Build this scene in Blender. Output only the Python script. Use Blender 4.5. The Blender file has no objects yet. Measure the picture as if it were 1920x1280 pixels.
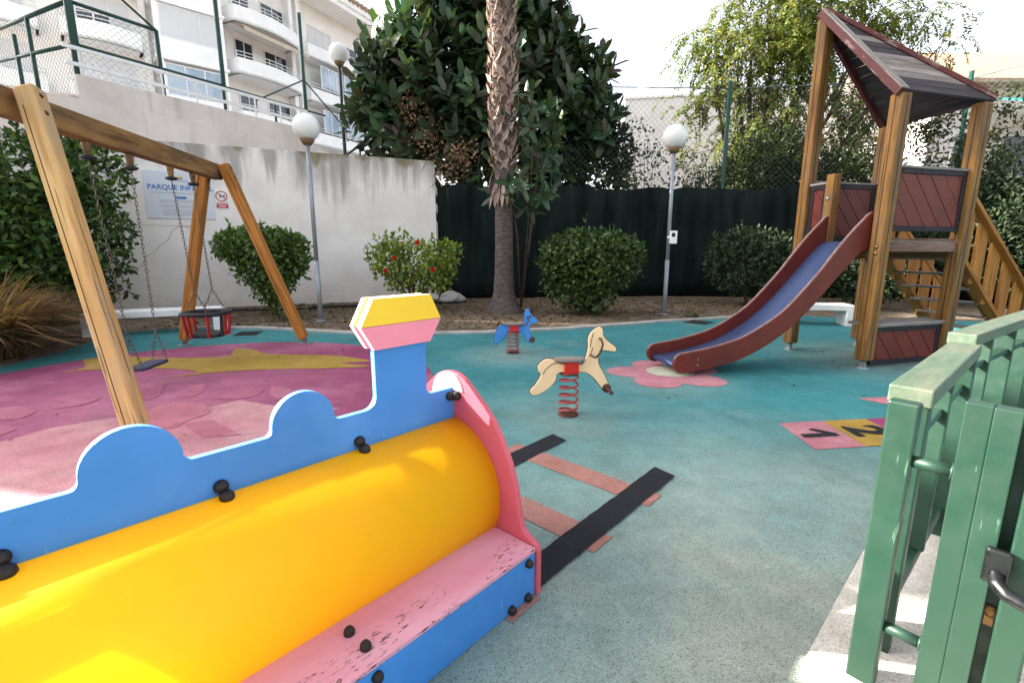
import bpy, math, random
import numpy as np
from mathutils import Vector, Matrix

S = bpy.context.scene
COL = S.collection
R = math.radians

# ------------------------------------------------------------------ camera
CAM_H, FPX, PITCH = 1.4, 884.0, R(10.9)
cd = bpy.data.cameras.new('camera')
cd.sensor_width = 36.0
cd.lens = 36.0 * FPX / 1920.0
cd.clip_start = 0.05
cd.clip_end = 500.0
cam = bpy.data.objects.new('camera', cd)
cam.location = (0, 0, CAM_H)
cam.rotation_euler = (R(90) - PITCH, 0, 0)
COL.objects.link(cam)
S.camera = cam

# ------------------------------------------------------------------ sky, sun, exposure
SUN_AZ, SUN_EL = (-0.98, 0.2), R(26.5)
world = bpy.data.worlds.new('World')
S.world = world
world.use_nodes = True
wn = world.node_tree
sky = wn.nodes.new('ShaderNodeTexSky')
sky.sky_type = 'NISHITA'
sky.sun_disc = False
sky.sun_elevation = SUN_EL
sky.sun_rotation = math.atan2(SUN_AZ[0], SUN_AZ[1]) % (2 * math.pi)
sky.air_density = 1.0
sky.dust_density = 4.0
sky.ozone_density = 1.0
hs = wn.nodes.new('ShaderNodeHueSaturation')
hs.inputs['Saturation'].default_value = 0.35
hs.inputs['Value'].default_value = 1.0
wn.links.new(sky.outputs[0], hs.inputs['Color'])
bg = wn.nodes['Background']
bg.inputs['Strength'].default_value = 0.11
wn.links.new(hs.outputs[0], bg.inputs['Color'])
sl = bpy.data.lights.new('sun', 'SUN')
sl.energy = 5.0
sl.angle = R(0.5)
sl.color = (1.0, 0.95, 0.86)
sun = bpy.data.objects.new('sun', sl)
sv = Vector((SUN_AZ[0], SUN_AZ[1], 0)).normalized() * math.cos(SUN_EL) + Vector((0, 0, math.sin(SUN_EL)))
sun.rotation_euler = sv.to_track_quat('Z', 'Y').to_euler()
sun.location = sv * 60
COL.objects.link(sun)
S.view_settings.view_transform = 'Standard'
S.view_settings.look = 'None'
S.view_settings.exposure = 2.33
S.view_settings.gamma = 1.0

# ------------------------------------------------------------------ helpers
_c, _s = math.cos(PITCH), math.sin(PITCH)
def ray(u, v):
    a, b = (u - 960) / FPX, (640 - v) / FPX
    return Vector((a, b * _s + _c, b * _c - _s))
def G(u, v, z=0.0):
    d = ray(u, v)
    return Vector((0, 0, CAM_H)) + d * ((z - CAM_H) / d.z)
def onY(u, v, y):
    d = ray(u, v)
    return Vector((0, 0, CAM_H)) + d * (y / d.y)

def tag(o, label=None, cat=None, group=None, kind=None):
    if label: o['label'] = label
    if cat: o['category'] = cat
    if group: o['group'] = group
    if kind: o['kind'] = kind
    return o
def empty(name, loc, label=None, cat=None, group=None):
    o = bpy.data.objects.new(name, None)
    o.location = loc
    o.empty_display_size = 0.1
    COL.objects.link(o)
    return tag(o, label, cat, group)

class MB:
    def __init__(s):
        s.v, s.f, s.g, s.sm = [], [], [], []
    def add(s, vs, fs, gs=None, smooth=False):
        n = len(s.v)
        s.v += [tuple(p) for p in vs]
        s.g += [tuple(p) for p in (gs if gs is not None else vs)]
        s.f += [tuple(i + n for i in f) for f in fs]
        s.sm += [smooth] * len(fs)
        return s
    def frame_box(s, c, ax, ay, az, sx, sy, sz):
        c, ax, ay, az = Vector(c), Vector(ax).normalized(), Vector(ay).normalized(), Vector(az).normalized()
        vs, gs = [], []
        off = random.uniform(0, 50)
        for i in (-.5, .5):
            for j in (-.5, .5):
                for k in (-.5, .5):
                    vs.append(c + ax * (i * sx) + ay * (j * sy) + az * (k * sz))
                    gs.append((i * sx + off, j * sy + off * .37, k * sz + off * .61))
        fs = [(0, 1, 3, 2), (4, 6, 7, 5), (0, 4, 5, 1), (2, 3, 7, 6), (0, 2, 6, 4), (1, 5, 7, 3)]
        return s.add(vs, fs, gs)
    def bar(s, p0, p1, w, h, up=(0, 0, 1)):
        p0, p1 = Vector(p0), Vector(p1)
        d = p1 - p0
        ax = d.normalized()
        ay = Vector(up).cross(ax)
        if ay.length < 1e-4: ay = Vector((1, 0, 0)).cross(ax)
        ay.normalize()
        return s.frame_box((p0 + p1) / 2, ax, ay, ax.cross(ay), d.length, w, h)
    def box(s, c, sx, sy, sz, rz=0):
        return s.frame_box(c, (math.cos(rz), math.sin(rz), 0), (-math.sin(rz), math.cos(rz), 0), (0, 0, 1), sx, sy, sz)
    def tube(s, path, r, n=8, cap=True, radii=None):
        P = [Vector(p) for p in path]
        m = len(P)
        t0 = (P[1] - P[0]).normalized()
        a = t0.orthogonal().normalized()
        vs, gs = [], []
        L = 0
        for i, p in enumerate(P):
            t = (P[min(i + 1, m - 1)] - P[max(i - 1, 0)]).normalized()
            a = (a - t * a.dot(t)).normalized()
            b = t.cross(a)
            rr = radii[i] if radii else r
            if i: L += (p - P[i - 1]).length
            for k in range(n):
                q = 2 * math.pi * k / n
                vs.append(p + (a * math.cos(q) + b * math.sin(q)) * rr)
                gs.append((L, math.cos(q) * rr, math.sin(q) * rr))
        fs = []
        for i in range(m - 1):
            for k in range(n):
                fs.append((i * n + k, i * n + (k + 1) % n, (i + 1) * n + (k + 1) % n, (i + 1) * n + k))
        if cap:
            fs.append(tuple(range(n - 1, -1, -1)))
            fs.append(tuple((m - 1) * n + k for k in range(n)))
        return s.add(vs, fs, gs, True)
    def loop(s, path, r, n=6):
        P = [Vector(p) for p in path]
        m = len(P)
        nrm = (P[1] - P[0]).cross(P[m // 3] - P[0]).normalized()
        vs = []
        for i, p in enumerate(P):
            t = (P[(i + 1) % m] - P[i - 1]).normalized()
            b = t.cross(nrm)
            for k in range(n):
                q = 2 * math.pi * k / n
                vs.append(p + (nrm * math.cos(q) + b * math.sin(q)) * r)
        fs = [(i * n + k, i * n + (k + 1) % n, ((i + 1) % m) * n + (k + 1) % n, ((i + 1) % m) * n + k) for i in range(m) for k in range(n)]
        return s.add(vs, fs, None, True)
    def prism(s, pts, O, ax, ay, th):
        """polygon pts in the (ax, ay) frame at O, thickness th along ax x ay (centred)"""
        O, ax, ay = Vector(O), Vector(ax), Vector(ay)
        az = ax.cross(ay)
        if az.length > 0: az.normalize()
        n = len(pts)
        A = [O + ax * p[0] + ay * p[1] + az * (th / 2) for p in pts]
        B = [O + ax * p[0] + ay * p[1] - az * (th / 2) for p in pts]
        g = [(p[0], p[1], th / 2) for p in pts] + [(p[0], p[1], -th / 2) for p in pts]
        area = sum(pts[i][0] * pts[(i + 1) % n][1] - pts[(i + 1) % n][0] * pts[i][1] for i in range(n))
        top, bot = tuple(range(n)), tuple(range(2 * n - 1, n - 1, -1))
        sides = [(i, i + n, (i + 1) % n + n, (i + 1) % n) for i in range(n)]
        fs = [top, bot] + sides
        if area < 0: fs = [f[::-1] for f in fs]
        return s.add(A + B, fs, g)
    def lathe(s, c, prof, n=16, axis=(0, 0, 1)):
        c, az = Vector(c), Vector(axis).normalized()
        a = az.orthogonal().normalized()
        b = az.cross(a)
        vs = []
        for r, z in prof:
            for k in range(n):
                q = 2 * math.pi * k / n
                vs.append(c + az * z + (a * math.cos(q) + b * math.sin(q)) * max(r, 1e-4))
        m = len(prof)
        fs = [(i * n + k, i * n + (k + 1) % n, (i + 1) * n + (k + 1) % n, (i + 1) * n + k) for i in range(m - 1) for k in range(n)]
        fs += [tuple(range(n - 1, -1, -1)), tuple((m - 1) * n + k for k in range(n))]
        return s.add(vs, fs, None, True)
    def ball(s, c, r, n=24, m=14, sz=1.0):
        prof = [(r * math.sin(math.pi * i / m), -r * sz * math.cos(math.pi * i / m)) for i in range(m + 1)]
        return s.lathe(c, prof, n)
    def build(s, name, m, parent=None, bevel=0.0, seg=2):
        me = bpy.data.meshes.new(name)
        base = Vector((0, 0, 0))
        if parent is not None:
            p = parent
            while p is not None:
                base += p.location
                p = p.parent
        vv = [(a - base.x, b - base.y, c - base.z) for a, b, c in s.v] if parent is not None else s.v
        me.from_pydata(vv, [], s.f)
        me.polygons.foreach_set('use_smooth', s.sm)
        at = me.attributes.new('grain', 'FLOAT_VECTOR', 'POINT')
        at.data.foreach_set('vector', np.array(s.g, dtype=np.float32).ravel())
        me.materials.append(m)
        me.update()
        o = bpy.data.objects.new(name, me)
        COL.objects.link(o)
        if parent is not None: o.parent = parent
        if bevel:
            b = o.modifiers.new('bevel', 'BEVEL')
            b.width = bevel
            b.segments = seg
            b.limit_method = 'ANGLE'
            b.angle_limit = R(35)
            b.harden_normals = False
        return o

def centre_origin(o):
    """move a top-level mesh's origin to the bottom centre of its bounds"""
    me = o.data
    n = len(me.vertices)
    a = np.empty(n * 3, dtype=np.float32)
    me.vertices.foreach_get('co', a)
    a = a.reshape(-1, 3)
    c = (a.min(0) + a.max(0)) / 2
    c[2] = a[:, 2].min()
    me.vertices.foreach_set('co', (a - c).ravel())
    me.update()
    o.location = Vector(c.tolist()) + o.location
    return o

# ------------------------------------------------------------------ materials
def srgb(r, g, b):
    f = lambda c: ((c / 255) / 12.92) if c / 255 <= 0.04045 else (((c / 255) + 0.055) / 1.055) ** 2.4
    return (f(r), f(g), f(b), 1.0)
class NT:
    def __init__(s, name):
        s.m = bpy.data.materials.new(name)
        s.m.use_nodes = True
        s.t = s.m.node_tree
        s.b = s.t.nodes['Principled BSDF']
        s.out = s.t.nodes['Material Output']
    def n(s, typ, **kw):
        x = s.t.nodes.new(typ)
        for k, v in kw.items(): setattr(x, k, v)
        return x
    def l(s, a, b): s.t.links.new(a, b)
    def coord(s, kind='Object'):
        if kind == 'grain':
            a = s.n('ShaderNodeAttribute', attribute_name='grain')
            return a.outputs['Vector']
        if kind == 'Position':
            return s.n('ShaderNodeNewGeometry').outputs['Position']
        return s.n('ShaderNodeTexCoord').outputs[kind]
    def noise(s, scale, detail=4, vec=None, stretch=None, rough=.55):
        x = s.n('ShaderNodeTexNoise')
        x.inputs['Scale'].default_value = scale
        x.inputs['Detail'].default_value = detail
        x.inputs['Roughness'].default_value = rough
        if vec is not None:
            if stretch:
                mp = s.n('ShaderNodeMapping')
                mp.inputs['Scale'].default_value = stretch
                s.l(vec, mp.inputs['Vector'])
                vec = mp.outputs[0]
            s.l(vec, x.inputs['Vector'])
        return x.outputs['Fac']
    def ramp(s, fac, stops, interp='LINEAR'):
        x = s.n('ShaderNodeValToRGB')
        e = x.color_ramp.elements
        x.color_ramp.interpolation = interp
        while len(e) < len(stops): e.new(0.5)
        for i, (p, c) in enumerate(stops):
            e[i].position = p
            e[i].color = c if not isinstance(c, (int, float)) else (c, c, c, 1)
        s.l(fac, x.inputs[0])
        return x.outputs[0]
    def mix(s, fac, a, b, mode='MIX'):
        x = s.n('ShaderNodeMix', data_type='RGBA', blend_type=mode)
        for sock, val in ((x.inputs[0], fac), (x.inputs[6], a), (x.inputs[7], b)):
            if hasattr(val, 'is_linked') or hasattr(val, 'links'): s.l(val, sock)
            else: sock.default_value = val
        return x.outputs[2]
    def math(s, op, a, b=None):
        x = s.n('ShaderNodeMath', operation=op)
        for sock, val in ((x.inputs[0], a), (x.inputs[1], b)):
            if val is None: continue
            if isinstance(val, (int, float)): sock.default_value = val
            else: s.l(val, sock)
        return x.outputs[0]
    def bump(s, h, strength=.3, dist=.01):
        x = s.n('ShaderNodeBump')
        x.inputs['Strength'].default_value = strength
        x.inputs['Distance'].default_value = dist
        s.l(h, x.inputs['Height'])
        s.l(x.outputs[0], s.b.inputs['Normal'])
    def col(s, c):
        if hasattr(c, 'links'): s.l(c, s.b.inputs['Base Color'])
        else: s.b.inputs['Base Color'].default_value = c
    def set(s, rough=.5, spec=.5, metal=0.0):
        s.b.inputs['Roughness'].default_value = rough
        s.b.inputs['Specular IOR Level'].default_value = spec
        s.b.inputs['Metallic'].default_value = metal
        return s

def paint(name, c, rough=.4, var=.12, scale=6, spec=.4, metal=0, dirt=None, dirt_amt=.4, bump=0.0):
    n = NT(name).set(rough, spec, metal)
    p = n.coord('Position')
    f = n.noise(scale, 6, p)
    dark = tuple(x * (1 - var * 1.6) for x in c[:3]) + (1,)
    lite = tuple(min(1, x * (1 + var)) for x in c[:3]) + (1,)
    k = n.ramp(f, [(.3, dark), (.7, lite)])
    if dirt:
        g = n.ramp(n.noise(scale * 2.7, 8, p, rough=.7), [(.56, 0.0), (.72, 1.0)])
        k = n.mix(n.math('MULTIPLY', g, dirt_amt), k, dirt)
    n.col(k)
    rr = n.ramp(n.noise(scale * 3, 5, p), [(.3, max(.05, rough - .1)), (.7, min(1, rough + .15))])
    n.l(rr, n.b.inputs['Roughness'])
    if bump: n.bump(n.noise(scale * 30, 4, p), bump, .004)
    return n.m

def scuffed(name, c, pale, rough=.4, stretch=(60, 60, 8), lo=.67):
    """paint with faded patches and fine pale scratches"""
    n = NT(name).set(rough, .42)
    p = n.coord('Position')
    fade = n.ramp(n.noise(2.2, 6, p, rough=.6), [(.35, tuple(x * .88 for x in c[:3]) + (1,)), (.7, tuple(min(1, x * 1.12) for x in c[:3]) + (1,))])
    fp = n.ramp(n.noise(1.3, 5, p), [(.52, 0.0), (.75, .28)])
    k = n.mix(fp, fade, pale)
    sc1 = n.ramp(n.noise(1.0, 3, p, stretch, .5), [(lo, 0.0), (lo + .03, 1.0)])
    msk = n.ramp(n.noise(7, 4, p), [(.5, 0.0), (.62, 1.0)])
    k = n.mix(n.math('MULTIPLY', n.math('MULTIPLY', sc1, msk), .7), k, pale)
    grime = n.ramp(n.noise(11, 8, p, rough=.75), [(.60, 0.0), (.74, .35)])
    k = n.mix(grime, k, tuple(x * .35 + .02 for x in c[:3]) + (1,))
    n.col(k)
    n.l(n.ramp(n.noise(14, 6, p), [(.3, max(.1, rough - .12)), (.7, rough + .15)]), n.b.inputs['Roughness'])
    n.bump(n.noise(70, 3, p), .06, .003)
    return n.m

def chipped(name, c, c_under, rough=.4, chip_lo=.60, chip_hi=.63, stretch=(6, 30, 30), var=.1):
    n = NT(name).set(rough, .4)
    p = n.coord('grain')
    f = n.noise(4, 6, n.coord('Position'))
    k = n.ramp(f, [(.3, tuple(x * (1 - var * 1.5) for x in c[:3]) + (1,)), (.7, tuple(min(1, x * (1 + var)) for x in c[:3]) + (1,))])
    ch = n.ramp(n.noise(1.0, 6, p, stretch, .7), [(chip_lo, 0.0), (chip_hi, 1.0)])
    n.col(n.mix(ch, k, c_under))
    n.bump(ch, .25, .003)
    return n.m

def wood(name, c1, c2, weather=None, w_amt=.5, rough=.6, crack=True):
    n = NT(name).set(rough, .3)
    p = n.coord('grain')
    g = n.noise(1.0, 6, p, (2.2, 26, 26), .6)
    k = n.ramp(g, [(.28, c2), (.5, c1), (.72, tuple(min(1, x * 1.18) for x in c1[:3]) + (1,))])
    big = n.noise(1.0, 3, p, (1.2, 4, 4))
    k = n.mix(n.math('MULTIPLY', n.ramp(big, [(.42, 0.0), (.68, 1.0)]), .55), k, c2)
    if weather:
        w = n.ramp(n.noise(1.0, 6, p, (1.0, 6, 6), .65), [(.45, 0.0), (.62, 1.0)])
        k = n.mix(n.math('MULTIPLY', w, w_amt), k, weather)
    if crack:
        cr = n.ramp(n.noise(1.0, 2, p, (1.1, 34, 34), .4), [(.335, 1.0), (.355, 0.0)])
        k = n.mix(n.math('MULTIPLY', cr, .65), k, tuple(x * .25 for x in c2[:3]) + (1,))
    kn = n.n('ShaderNodeTexVoronoi')
    mp = n.n('ShaderNodeMapping')
    mp.inputs['Scale'].default_value = (2.4, 7, 7)
    n.l(p, mp.inputs['Vector'])
    n.l(mp.outputs[0], kn.inputs['Vector'])
    kd = n.ramp(kn.outputs['Distance'], [(.05, 1.0), (.13, 0.0)])
    k = n.mix(n.math('MULTIPLY', kd, .6), k, tuple(x * .35 for x in c2[:3]) + (1,))
    n.col(k)
    n.bump(g, .25, .006)
    return n.m

def leafmat(name, cols, rough=.45, trans=.25, spec=.4):
    n = NT(name).set(rough, spec)
    r = n.n('ShaderNodeNewGeometry').outputs['Random Per Island']
    st = [(i / max(1, len(cols) - 1), c) for i, c in enumerate(cols)]
    k = n.ramp(r, st)
    f = n.noise(.9, 3, n.coord('Position'))
    k = n.mix(n.ramp(f, [(.35, .3), (.65, 0.0)]), k, tuple(x * .6 for x in cols[0][:3]) + (1,))
    n.col(k)
    t = n.n('ShaderNodeBsdfTranslucent')
    n.l(n.mix(1.0, k, (1.5, 1.6, .7, 1), 'MULTIPLY'), t.inputs['Color'])
    mx = n.n('ShaderNodeMixShader')
    mx.inputs[0].default_value = trans
    n.l(n.b.outputs[0], mx.inputs[1])
    n.l(t.outputs[0], mx.inputs[2])
    n.l(mx.outputs[0], n.out.inputs['Surface'])
    return n.m

def epdm(name, c, worn, fleck=.5, wear_pts=(), wear_base=(.5, .72), grit=(.02, .03, .03, 1)):
    """rubber granule surface: per-granule colour, cloudy fading and real wear round the gate"""
    n = NT(name).set(.85, .25)
    p = n.coord('Position')
    cloud = n.ramp(n.noise(.8, 7, p, rough=.65), [(wear_base[0], 0.0), (wear_base[1], 1.0)])
    w = cloud
    for (x, y, r0, r1, amt) in wear_pts:
        d = n.n('ShaderNodeVectorMath', operation='DISTANCE')
        n.l(p, d.inputs[0])
        d.inputs[1].default_value = (x, y, 0)
        mr = n.n('ShaderNodeMapRange')
        mr.inputs[1].default_value, mr.inputs[2].default_value = r0, r1
        mr.inputs[3].default_value, mr.inputs[4].default_value = amt, 0.0
        n.l(d.outputs['Value'], mr.inputs[0])
        nz = n.math('ADD', n.math('MULTIPLY', n.noise(1.6, 6, p), 1.2), .4)
        w = n.math('MAXIMUM', w, n.math('MINIMUM', n.math('MULTIPLY', mr.outputs[0], nz), 1.0))
    base = n.mix(w, c, worn)
    v = n.n('ShaderNodeTexVoronoi')
    v.inputs['Scale'].default_value = 260
    n.l(p, v.inputs['Vector'])
    vb = n.n('ShaderNodeSeparateColor')
    n.l(v.outputs['Color'], vb.inputs[0])
    g1 = n.ramp(vb.outputs[0], [(0.0, .55), (.5, 1.0), (1.0, 1.4)])
    k = n.mix(fleck, base, n.mix(1.0, base, g1, 'MULTIPLY'))
    dk = n.ramp(vb.outputs[1], [(.90, 0.0), (.93, 1.0)])
    k = n.mix(n.math('MULTIPLY', dk, .55), k, grit)
    st = n.ramp(n.noise(1.1, 7, p, rough=.62), [(.34, .80), (.52, 1.0), (.7, 1.07)])
    k = n.mix(1.0, k, st, 'MULTIPLY')
    sc = n.ramp(n.noise(5, 6, p, rough=.7), [(.3, .82), (.7, 1.1)])
    k = n.mix(1.0, k, sc, 'MULTIPLY')
    n.col(k)
    n.bump(v.outputs['Distance'], .35, .004)
    return n.m

M = {}
M['soil'] = None
def build_materials():
    # soil with leaf litter
    n = NT('soil').set(.95, .1)
    p = n.coord('Position')
    f = n.noise(3, 8, p, rough=.7)
    k = n.ramp(f, [(.3, srgb(74, 64, 54)), (.55, srgb(124, 111, 96)), (.75, srgb(154, 142, 126))])
    v = n.n('ShaderNodeTexVoronoi'); v.inputs['Scale'].default_value = 22
    n.l(p, v.inputs['Vector'])
    sc = n.n('ShaderNodeSeparateColor'); n.l(v.outputs['Color'], sc.inputs[0])
    k = n.mix(n.ramp(sc.outputs[0], [(.66, 0.0), (.72, .7)]), k, srgb(92, 66, 44))
    n.col(k); n.bump(f, .6, .05); M['soil'] = n.m
    wear = [(1.3, .9, .4, 3.5, 1.0), (.48, 3.7, .2, 1.3, .4), (0, 6.3, .1, .9, .5), (1.6, 5.0, .2, 1.0, .35), (4.9, 6.0, .3, 1.6, .5), (-3.6, 5.0, .2, .9, .4)]
    M['teal'] = epdm('teal_rubber', srgb(58, 126, 130), srgb(154, 160, 148), .55, wear, (.55, .98))
    M['magenta'] = epdm('magenta_rubber', srgb(140, 60, 96), srgb(184, 120, 142), .35, [(-3.4, 4.2, .3, 2.3, .55), (-4.2, 6.9, .1, .9, .5), (-2.9, 7.0, .1, .8, .6)], (.46, .8))
    M['pale_pink'] = epdm('pale_pink_rubber', srgb(188, 122, 132), srgb(200, 160, 158), .35, (), (.4, .75))
    M['salmon'] = epdm('salmon_rubber', srgb(178, 106, 120), srgb(192, 142, 146), .35, (), (.45, .8))
    M['petal'] = epdm('petal_rubber', srgb(162, 88, 112), srgb(184, 122, 138), .35, (), (.42, .72))
    M['ochre'] = epdm('ochre_rubber', srgb(160, 130, 54), srgb(176, 138, 108), .35, (), (.5, .8))
    M['pinkpaint'] = epdm('pink_rubber', srgb(180, 112, 122), srgb(188, 146, 150), .35, (), (.45, .75))
    M['whitepaint'] = epdm('white_rubber', srgb(190, 186, 166), srgb(200, 196, 180), .35, ())
    M['sleeper'] = epdm('sleeper_rubber', srgb(160, 106, 94), srgb(168, 132, 122), .5, (), (.4, .7))
    M['black_rubber'] = epdm('black_rubber', srgb(30, 30, 36), srgb(46, 46, 50), .5, (), (.5, .8))
    M['kerb'] = paint('kerb_concrete', srgb(176, 172, 166), .9, .15, 3, .2, 0, srgb(120, 112, 100), .5, .4)
    # render on the pale wall, with rain streaks running down from its top
    n = NT('stained_render').set(.9, .2)
    p = n.coord('Position')
    k = n.ramp(n.noise(1.2, 7, p, rough=.65), [(.3, srgb(228, 220, 212)), (.7, srgb(246, 241, 235))])
    sx = n.n('ShaderNodeSeparateXYZ'); n.l(p, sx.inputs[0])
    zt = n.n('ShaderNodeMapRange'); zt.inputs[1].default_value, zt.inputs[2].default_value = 1.9, 3.9
    n.l(sx.outputs[2], zt.inputs[0])
    stn = n.noise(1.0, 7, p, (2.6, 2.6, .22), .62)
    ns = n.ramp(n.math('ADD', n.math('MULTIPLY', zt.outputs[0], .34), stn), [(.72, 0.0), (.86, 1.0)])
    k = n.mix(n.math('MULTIPLY', ns, .6), k, srgb(112, 104, 98))
    zb = n.n('ShaderNodeMapRange'); zb.inputs[1].default_value, zb.inputs[2].default_value = 2.3, 3.7
    n.l(sx.outputs[2], zb.inputs[0])
    br = n.ramp(n.math('ADD', n.math('MULTIPLY', zb.outputs[0], .22), n.math('ADD', n.math('MULTIPLY', n.noise(1.0, 4, p, (.75, .75, .4)), .7), n.math('MULTIPLY', n.noise(1.0, 6, p, (5, 5, .5)), .3))), [(.62, 0.0), (.78, 1.0)])
    k = n.mix(n.math('MULTIPLY', br, .5), k, srgb(140, 132, 126))
    zm = n.n('ShaderNodeMapRange'); zm.inputs[1].default_value, zm.inputs[2].default_value = 3.45, 3.9
    n.l(sx.outputs[2], zm.inputs[0])
    ms = n.ramp(n.math('ADD', n.math('MULTIPLY', zm.outputs[0], .3), n.noise(1.0, 6, p, (1.6, 1.6, .5))), [(.74, 0.0), (.84, 1.0)])
    k = n.mix(n.math('MULTIPLY', ms, .7), k, srgb(112, 102, 48))
    zl = n.n('ShaderNodeMapRange'); zl.inputs[1].default_value, zl.inputs[2].default_value = .9, 0.0
    n.l(sx.outputs[2], zl.inputs[0])
    k = n.mix(n.math('MULTIPLY', n.math('MULTIPLY', zl.outputs[0], n.noise(2.2, 6, p)), .6), k, srgb(140, 118, 92))
    n.col(k); n.bump(n.noise(30, 6, p), .25, .01); M['render'] = n.m
    M['terrace'] = None
    n = NT('grey_render').set(.9, .2)
    p = n.coord('Position')
    k = n.ramp(n.noise(.9, 7, p, rough=.65), [(.3, srgb(198, 189, 181)), (.7, srgb(224, 216, 209))])
    ns = n.ramp(n.noise(1.0, 6, p, (2.0, 2.0, .2), .6), [(.55, 0.0), (.75, .5)])
    k = n.mix(ns, k, srgb(140, 132, 124)); n.col(k); M['terrace'] = n.m
    M['house'] = paint('house_render', srgb(242, 238, 232), .85, .05, 1.2, .2)
    M['house_white'] = paint('white_render', srgb(246, 245, 243), .8, .04, 1.2, .2)
    M['shade_wall'] = paint('back_wall_render', srgb(240, 234, 230), .9, .06, 1, .2)
    M['white_metal'] = paint('white_metal', srgb(226, 226, 226), .4, .05, 4, .4)
    M['green_metal'] = paint('dark_green_metal', srgb(24, 66, 60), .45, .15, 4, .4)
    M['wire'] = paint('wire', srgb(92, 102, 102), .5, .1, 4, .5, .5)
    M['green_wire'] = paint('green_wire', srgb(50, 84, 74), .5, .1, 4, .4)
    n = NT('window_glass').set(.06, .8)
    p = n.coord('Position')
    n.col(n.ramp(n.noise(.5, 4, p), [(.35, srgb(92, 120, 145)), (.65, srgb(176, 194, 206))])); M['glass'] = n.m
    M['dark_glass'] = paint('dark_glass', srgb(44, 52, 62), .08, .3, 1, .7)
    M['shutter'] = paint('white_shutter', srgb(214, 214, 216), .6, .04, 1, .3)
    M['tiles'] = paint('roof_tile', srgb(176, 150, 128), .85, .2, 4, .2)
    M['awning'] = paint('awning_cloth', srgb(196, 184, 164), .8, .06, 3, .2)
    M['tarp'] = paint('green_tarp', srgb(48, 140, 128), .8, .15, 3, .2)
    # shade netting
    n = NT('shade_netting').set(.95, .1)
    p = n.coord('Position')
    k = n.ramp(n.noise(1.0, 6, p, (3, 3, .5)), [(.3, srgb(9, 15, 15)), (.72, srgb(32, 42, 40))])
    n.col(k); n.bump(n.noise(1.0, 3, p, (2, 2, 14)), .5, .03); M['netting'] = n.m
    M['wood_light'] = wood('pine_timber', srgb(202, 160, 104), srgb(168, 118, 62), srgb(168, 148, 126), .7)
    M['wood_orange'] = wood('stained_timber', srgb(174, 116, 52), srgb(126, 76, 28), None, 0)
    M['wood_beam'] = wood('weathered_beam', srgb(150, 112, 66), srgb(88, 60, 36), srgb(74, 60, 52), .85, .7)
    M['wood_post'] = wood('tower_timber', srgb(140, 98, 46), srgb(84, 56, 26), srgb(94, 80, 64), .6, .65)
    M['wood_grey'] = wood('grey_timber', srgb(150, 140, 134), srgb(96, 88, 86), srgb(120, 112, 108), .6, .8)
    M['wood_slate'] = wood('dark_plank', srgb(58, 52, 56), srgb(34, 30, 34), srgb(80, 72, 72), .5, .8)
    M['wood_mid'] = wood('bleached_plank', srgb(134, 124, 116), srgb(88, 80, 78), srgb(104, 98, 98), .5, .8)
    M['wood_brown'] = wood('brown_beam', srgb(128, 98, 84), srgb(82, 58, 50), srgb(140, 124, 116), .6, .75)
    M['edge_worn'] = paint('worn_board_edge', srgb(134, 112, 106), .6, .2, 16, .3, 0, srgb(92, 50, 44), .6)
    M['red_board'] = chipped('red_board', srgb(102, 36, 25), srgb(132, 104, 92), .55, .70, .74, (2.2, 9, 9), .18)
    M['red_trim'] = chipped('red_trim', srgb(82, 34, 33), srgb(138, 122, 118), .6, .56, .66, (3, 12, 12), .18)
    M['frame_dark'] = paint('dark_frame', srgb(36, 31, 38), .6, .2, 6, .3, 0, srgb(84, 76, 78), .4)
    n = NT('slide_steel').set(.3, .5, .45)
    p = n.coord('grain')
    n.col(n.ramp(n.noise(1.0, 4, p, (1.2, 5, 5)), [(.3, srgb(52, 66, 102)), (.7, srgb(76, 92, 132))]))
    n.l(n.ramp(n.noise(1.0, 5, p, (2, 9, 9)), [(.3, .24), (.7, .40)]), n.b.inputs['Roughness']); M['slide'] = n.m
    M['galv'] = paint('galvanised', srgb(150, 154, 158), .42, .15, 8, .5, .6)
    M['chain'] = paint('chain_steel', srgb(96, 86, 78), .5, .25, 20, .5, .6)
    M['pole'] = paint('lamp_pole', srgb(146, 152, 158), .45, .12, 5, .5, .3)
    M['dark_pole'] = paint('dark_pole', srgb(40, 44, 46), .5, .1, 5, .4)
    n = NT('opal_globe').set(.35, .4)
    p = n.coord('Position')
    n.col(n.ramp(n.noise(5, 5, p), [(.3, srgb(222, 220, 214)), (.7, srgb(240, 240, 238))])); M['globe'] = n.m
    M['globe_dirt'] = paint('globe_collar', srgb(120, 96, 66), .6, .2, 20, .3)
    M['rubber'] = paint('rubber_black', srgb(32, 33, 38), .6, .2, 14, .4)
    M['rubber_blue'] = paint('swing_rubber', srgb(46, 50, 72), .6, .2, 14, .4)
    M['red_plastic'] = paint('red_plastic', srgb(150, 34, 30), .45, .15, 8, .4)
    M['bolt'] = paint('bolt_cap', srgb(36, 28, 26), .5, .35, 60, .4, 0, srgb(92, 66, 50), .5)
    M['rust'] = paint('rusty_handle', srgb(82, 46, 36), .55, .3, 30, .4)
    M['blue'] = scuffed('blue_board', srgb(66, 134, 208), srgb(150, 188, 226), .4, (60, 60, 14), .69)
    M['yellow_board'] = paint('yellow_board', srgb(246, 202, 52), .4, .04, 4, .4)
    M['pink_board'] = scuffed('pink_board', srgb(208, 92, 106), srgb(240, 190, 196), .42, (60, 60, 20), .70)
    M['pale_board'] = paint('pale_pink_board', srgb(240, 140, 160), .42, .05, 4, .4)
    M['blue_core'] = paint('pale_blue_edge', srgb(104, 156, 214), .5, .05, 8, .3)
    M['white_board'] = paint('white_board', srgb(240, 238, 232), .45, .03, 4, .4)
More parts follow.
